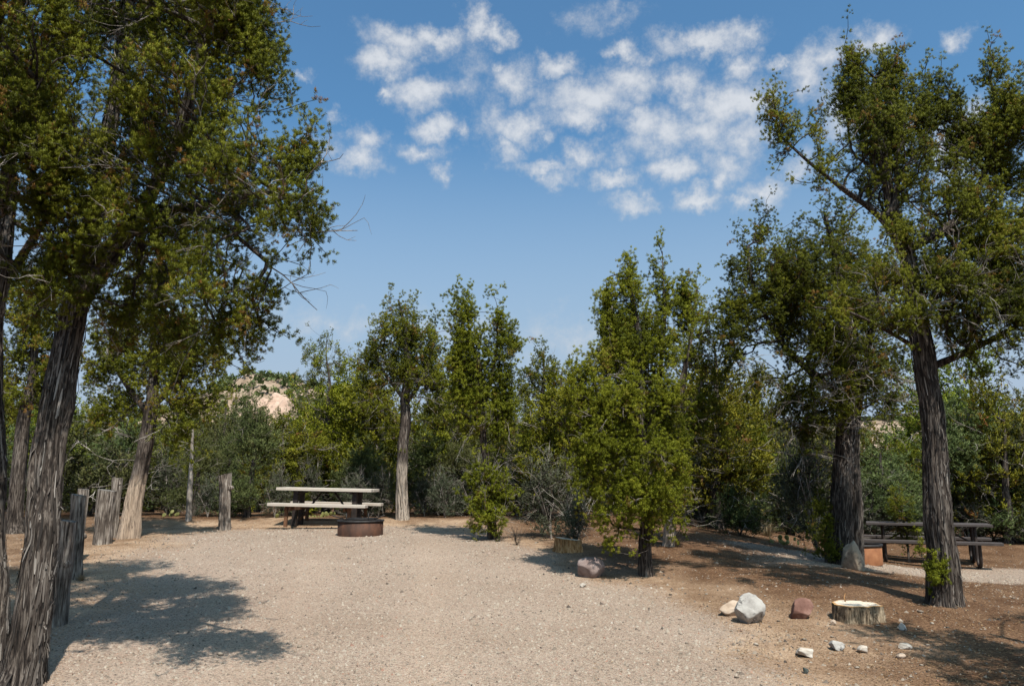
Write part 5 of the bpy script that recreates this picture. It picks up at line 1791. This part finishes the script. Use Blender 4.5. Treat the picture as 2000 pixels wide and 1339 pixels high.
def cactus(px, py, wpx, n, label, seed):
    rng = random.Random(seed)
    b = gp(px, py)
    root = empty('prickly_pear', b, label, 'cactus')
    w = wpx * b[1] / F
    for i in range(n):
        o = bpy.data.objects.new('pad', PADME)
        COL.objects.link(o)
        o.parent = root
        lvl = rng.random() < .35
        s = rng.uniform(.038, .062)
        o.scale = (s, s, s)
        o.location = (rng.uniform(-w / 2, w / 2), rng.uniform(-.2, .2), (.065 if lvl else -.01))
        o.rotation_euler = (rng.uniform(-.5, .5), rng.uniform(-.6, .6), rng.uniform(-1.2, 1.2))
    return root


cactus(625, 1013, 50, 15, 'yellow green prickly pear patch under the pale picnic table', 1)
cactus(549, 1010, 12, 4, 'small prickly pear beside the rusty table legs', 2)
cactus(333, 1008, 26, 7, 'low prickly pear patch between the leaning juniper and the lone post', 3)
cactus(1525, 1062, 56, 14, 'prickly pear patch at the edge of the shaded far gravel', 4)
cactus(1955, 1078, 70, 16, 'prickly pear patch by the bent leg of the dark table', 5)


# ------------------------------------------------------------------ loose stones, litter, twigs, dry grass
def ground_points(n, rng, ymin=4.2, ymax=18, power=1.6):
    """random ground points, thicker near the camera, inside a wide fan"""
    y = ymin + (ymax - ymin) * rng.uniform(0, 1, n) ** power
    x = rng.uniform(-.80, .80, n) * y
    return x, y


def pebbles():
    rng = np.random.default_rng(5)
    n = 88000
    x, y = ground_points(n, rng, power=1.5)
    g = gravel_mask(x, y)
    keep = rng.uniform(size=n) < (.2 + .8 * g) * (1 - .6 * np.clip(worn_mask(x, y), 0, 1))
    x, y, g = x[keep], y[keep], g[keep]
    n = len(x)
    size = np.clip(rng.lognormal(math.log(.0085), .42, n), .0045, .028) * (.85 + .03 * y)
    ns = 5
    a = np.arange(ns) / ns * 2 * math.pi
    A = a[None, :] + rng.uniform(0, 6.28, (n, 1)) + rng.normal(0, .2, (n, ns))
    asp = rng.uniform(.6, 1.0, (n, 1))
    R = size[:, None] * rng.uniform(.8, 1.2, (n, ns))
    th = rng.uniform(0, 6.28, (n, 1))
    lx, ly = np.cos(A) * R, np.sin(A) * R * asp
    ring = np.stack([x[:, None] + lx * np.cos(th) - ly * np.sin(th), y[:, None] + lx * np.sin(th) + ly * np.cos(th), np.zeros((n, ns))], -1)
    z = H(x, y)
    ring[..., 2] = z[:, None] - .002
    topz = size * rng.uniform(.55, 1.05, n)
    top = np.stack([x + rng.normal(0, .25, n) * size, y + rng.normal(0, .25, n) * size, z + topz], -1)
    mid = ring.copy()
    mid[..., 2] += (topz * .62)[:, None]
    mid[..., :2] = np.stack([x, y], -1)[:, None, :] + (ring[..., :2] - np.stack([x, y], -1)[:, None, :]) * .86
    # lower ring of 5, middle ring folded into the apex fan: 5 sloping sides only
    v = np.concatenate([ring, top[:, None, :]], 1).reshape(-1, 3)
    b = np.arange(n)[:, None] * (ns + 1)
    f = np.stack([b + np.arange(ns)[None, :], b + (np.arange(ns)[None, :] + 1) % ns, np.repeat(b + ns, ns, 1)], -1).reshape(-1, 3)
    t = np.where(rng.uniform(size=n) < .5 + .3 * g, rng.uniform(.15, .8, n), rng.uniform(0, 1, n))
    t = np.where((g < .5) & (rng.uniform(size=n) < .85), rng.uniform(0, .45, n), t)
    t = np.repeat(t, ns + 1)
    stops = [(0.0, (.05, .04, .033)), (.15, (.14, .105, .08)), (.32, (.27, .215, .162)), (.6, (.37, .305, .238)), (.82, (.43, .36, .285)), (.86, (.36, .205, .14)), (.93, (.27, .135, .09)), (.96, (.45, .39, .33)), (1.0, (.50, .45, .385))]
    o = mesh_obj('gravel', v, f, mat_attr('gravel_stone', stops), None, True, None, {'tint': t})
    tag(o, 'loose crushed stones strewn over the gravel and soil', 'gravel', kind='stuff')
    # larger loose stones on the margins
    n = 900
    x, y = ground_points(n * 3, rng, ymax=15)
    g = gravel_mask(x, y)
    keep = rng.uniform(size=len(x)) < np.where((x > 1) & (y < 10), .65, .16) * (1.15 - .75 * g)
    x, y = x[keep][:n], y[keep][:n]
    n = len(x)
    tv, tf = rock_mesh(9, (1, 1, 1), 8, 1, .2)
    size = np.clip(rng.lognormal(math.log(.012), .5, n), .007, .042)
    V = tv[None] * (size[:, None, None] * rng.uniform(.6, 1.2, (n, 1, 3)) * np.array([1.1, 1.1, .5]))
    th = rng.uniform(0, 6.28, n)
    c, s = np.cos(th)[:, None], np.sin(th)[:, None]
    V = np.stack([V[..., 0] * c - V[..., 1] * s + x[:, None], V[..., 0] * s + V[..., 1] * c + y[:, None], V[..., 2] + (H(x, y) + size * .3)[:, None]], -1)
    Fc = (tf[None] + np.arange(n)[:, None, None] * len(tv)).reshape(-1, 3)
    o = mesh_obj('loose_stone', V.reshape(-1, 3), Fc, mat_attr('loose_stone', stops), None, False, None, {'tint': np.repeat(np.clip(rng.beta(1.8, 2.0, n), 0, .97), len(tv))})
    tag(o, 'scattered fist sized and smaller stones on the soil margin', 'stones', kind='stuff')


def litter():
    rng = np.random.default_rng(6)
    n = 130000
    x, y = ground_points(n, rng, ymax=18.5, power=1.3)
    g = gravel_mask(x, y)
    p = np.stack([x, y, 0 * x], -1)
    keep = rng.uniform(size=n) < (1.02 - g) * (.25 + .9 * smooth((fbm(p, .9, 40, 3) - .4) / .25)) + .012
    x, y = x[keep], y[keep]
    n = len(x)
    th = rng.uniform(0, 6.28, n)
    ln = rng.uniform(.012, .042, n); w = rng.uniform(.0025, .006, n)
    z = H(x, y) + rng.uniform(.003, .014, n)
    dx, dy = np.cos(th), np.sin(th)
    a = np.stack([x - dy * w, y + dx * w, z], -1)
    b = np.stack([x + dy * w, y - dx * w, z], -1)
    c = np.stack([x + dx * ln, y + dy * ln, z + rng.uniform(-.004, .012, n)], -1)
    v = np.stack([a, b, c], 1).reshape(-1, 3)
    t = np.repeat(rng.uniform(0, 1, n), 3)
    o = mesh_obj('needle_litter', v, np.arange(len(v)).reshape(-1, 3), mat_attr('litter', [(0, (.08, .04, .02)), (.5, (.24, .13, .06)), (.85, (.40, .24, .11)), (1, (.46, .36, .22))]), None, False, None, {'tint': t})
    tag(o, 'fallen brown juniper litter on the soil under the trees', 'litter', kind='stuff')


def ground_twig(px, py, ln, rz, label):
    b = gp(px, py)
    tv, tf = TWIGS[random.randrange(5)]
    R = rotz(rz) @ np.array([[0, 0, 1.0], [0, 1, 0], [-1, 0, 0]])
    v = (tv * ln) @ R.T
    v[:, 2] = np.abs(v[:, 2]) * .35 + .006
    v[:, 2] += H(v[:, 0] + b[0], v[:, 1] + b[1]) - b[2]
    o = mesh_obj('fallen_twig', v, tf, M['branch'], None, True)
    o.location = b
    tag(o, label, 'twig', )


def tuft(px, py, wpx, hpx, label, seed, name='grass_tuft', mat='dry', n=160):
    rng = np.random.default_rng(seed)
    b = gp(px, py)
    s = b[1] / F
    w, h = wpx * s / 2, hpx * s
    a = rng.uniform(0, 6.28, n)
    lean = rng.uniform(0.1, 1, n) ** .7
    base = np.stack([np.cos(a) * w * .25 * lean, np.sin(a) * w * .25 * lean, np.zeros(n)], -1)
    tip = np.stack([np.cos(a) * w * lean, np.sin(a) * w * lean, h * (1.05 - .5 * lean ** 2) * rng.uniform(.7, 1, n)], -1)
    mid = base * .5 + tip * .5 + np.array([0, 0, .12]) * h
    wd = .004
    sd = np.stack([-np.sin(a), np.cos(a), 0 * a], -1) * wd
    v = np.stack([base - sd, base + sd, mid + sd * .8, mid - sd * .8, tip], 1).reshape(-1, 3)
    k = np.arange(n)[:, None] * 5
    f = [[i, i + 1, i + 2, i + 3] for i in k[:, 0]] + [[i + 3, i + 2, i + 4] for i in k[:, 0]]
    o = mesh_obj(name, v, f, M[mat], None, False, None, {'tint': np.repeat(rng.uniform(0, 1, n), 5)})
    o.location = b
    tag(o, label, 'grass')


def bare_bush(px, py, wpx, hpx, label, seed, n=16, mat='dead'):
    rng = np.random.default_rng(seed)
    b = gp(px, py)
    s = b[1] / F
    V, Fc, n0 = [], [], 0
    for i in range(n):
        a = rng.uniform(0, 6.28)
        l = rng.uniform(.2, 1)
        d = np.array([[math.cos(a) * l * wpx / hpx * .5, math.sin(a) * l * .4, 1.0]])
        Rm = rot_to(d, rng)[0]
        tv, tf = TWIGS[rng.integers(5)]
        V.append((tv * np.array([.8, .8, 1]) * hpx * s * rng.uniform(.6, 1)) @ Rm.T); Fc.append(tf + n0); n0 += len(tv)
    V = np.vstack(V)
    V[:, 2] = np.maximum(V[:, 2], -.01)
    o = mesh_obj('bare_bush', V, np.vstack(Fc), M[mat], None, True)
    o.location = b
    tag(o, label, 'bush')


pebbles()
litter()
ground_twig(667, 1074, .22, .1, 'short dark stick lying on the open gravel')
ground_twig(1800, 1247, .45, 2.6, 'grey forked stick at the edge of the stump shade')
ground_twig(1745, 1225, .30, .4, 'thin bent twig on the soil beside the stump')
bare_bush(1010, 1066, 60, 40, 'small dark leafless bush at the gravel edge near the two pointed juniper', 71, 14, 'branch')
bare_bush(1125, 1062, 95, 120, 'spray of long pale bare twigs rising behind the orange stump', 72, 12)
bare_bush(1060, 1045, 90, 100, 'tangle of grey bare twigs in the grey bush', 73, 9)
tuft(405, 1002, 50, 50, 'clump of tall dry straw grass behind the lone post', 81, n=260)
tuft(36, 1012, 40, 60, 'dry straw grass between the shaggy stems', 82, n=160)
tuft(1320, 1072, 50, 30, 'dry straw grass at the foot of the shredded brown trunk', 83)
tuft(1500, 1046, 60, 34, 'pale dry grass at the far edge of the shaded soil', 84)
tuft(158, 1134, 30, 16, 'rusty tuft of dead stems at the foot of the light grey post', 85, n=60)
print('TREE_TRIS', TRIS[0])
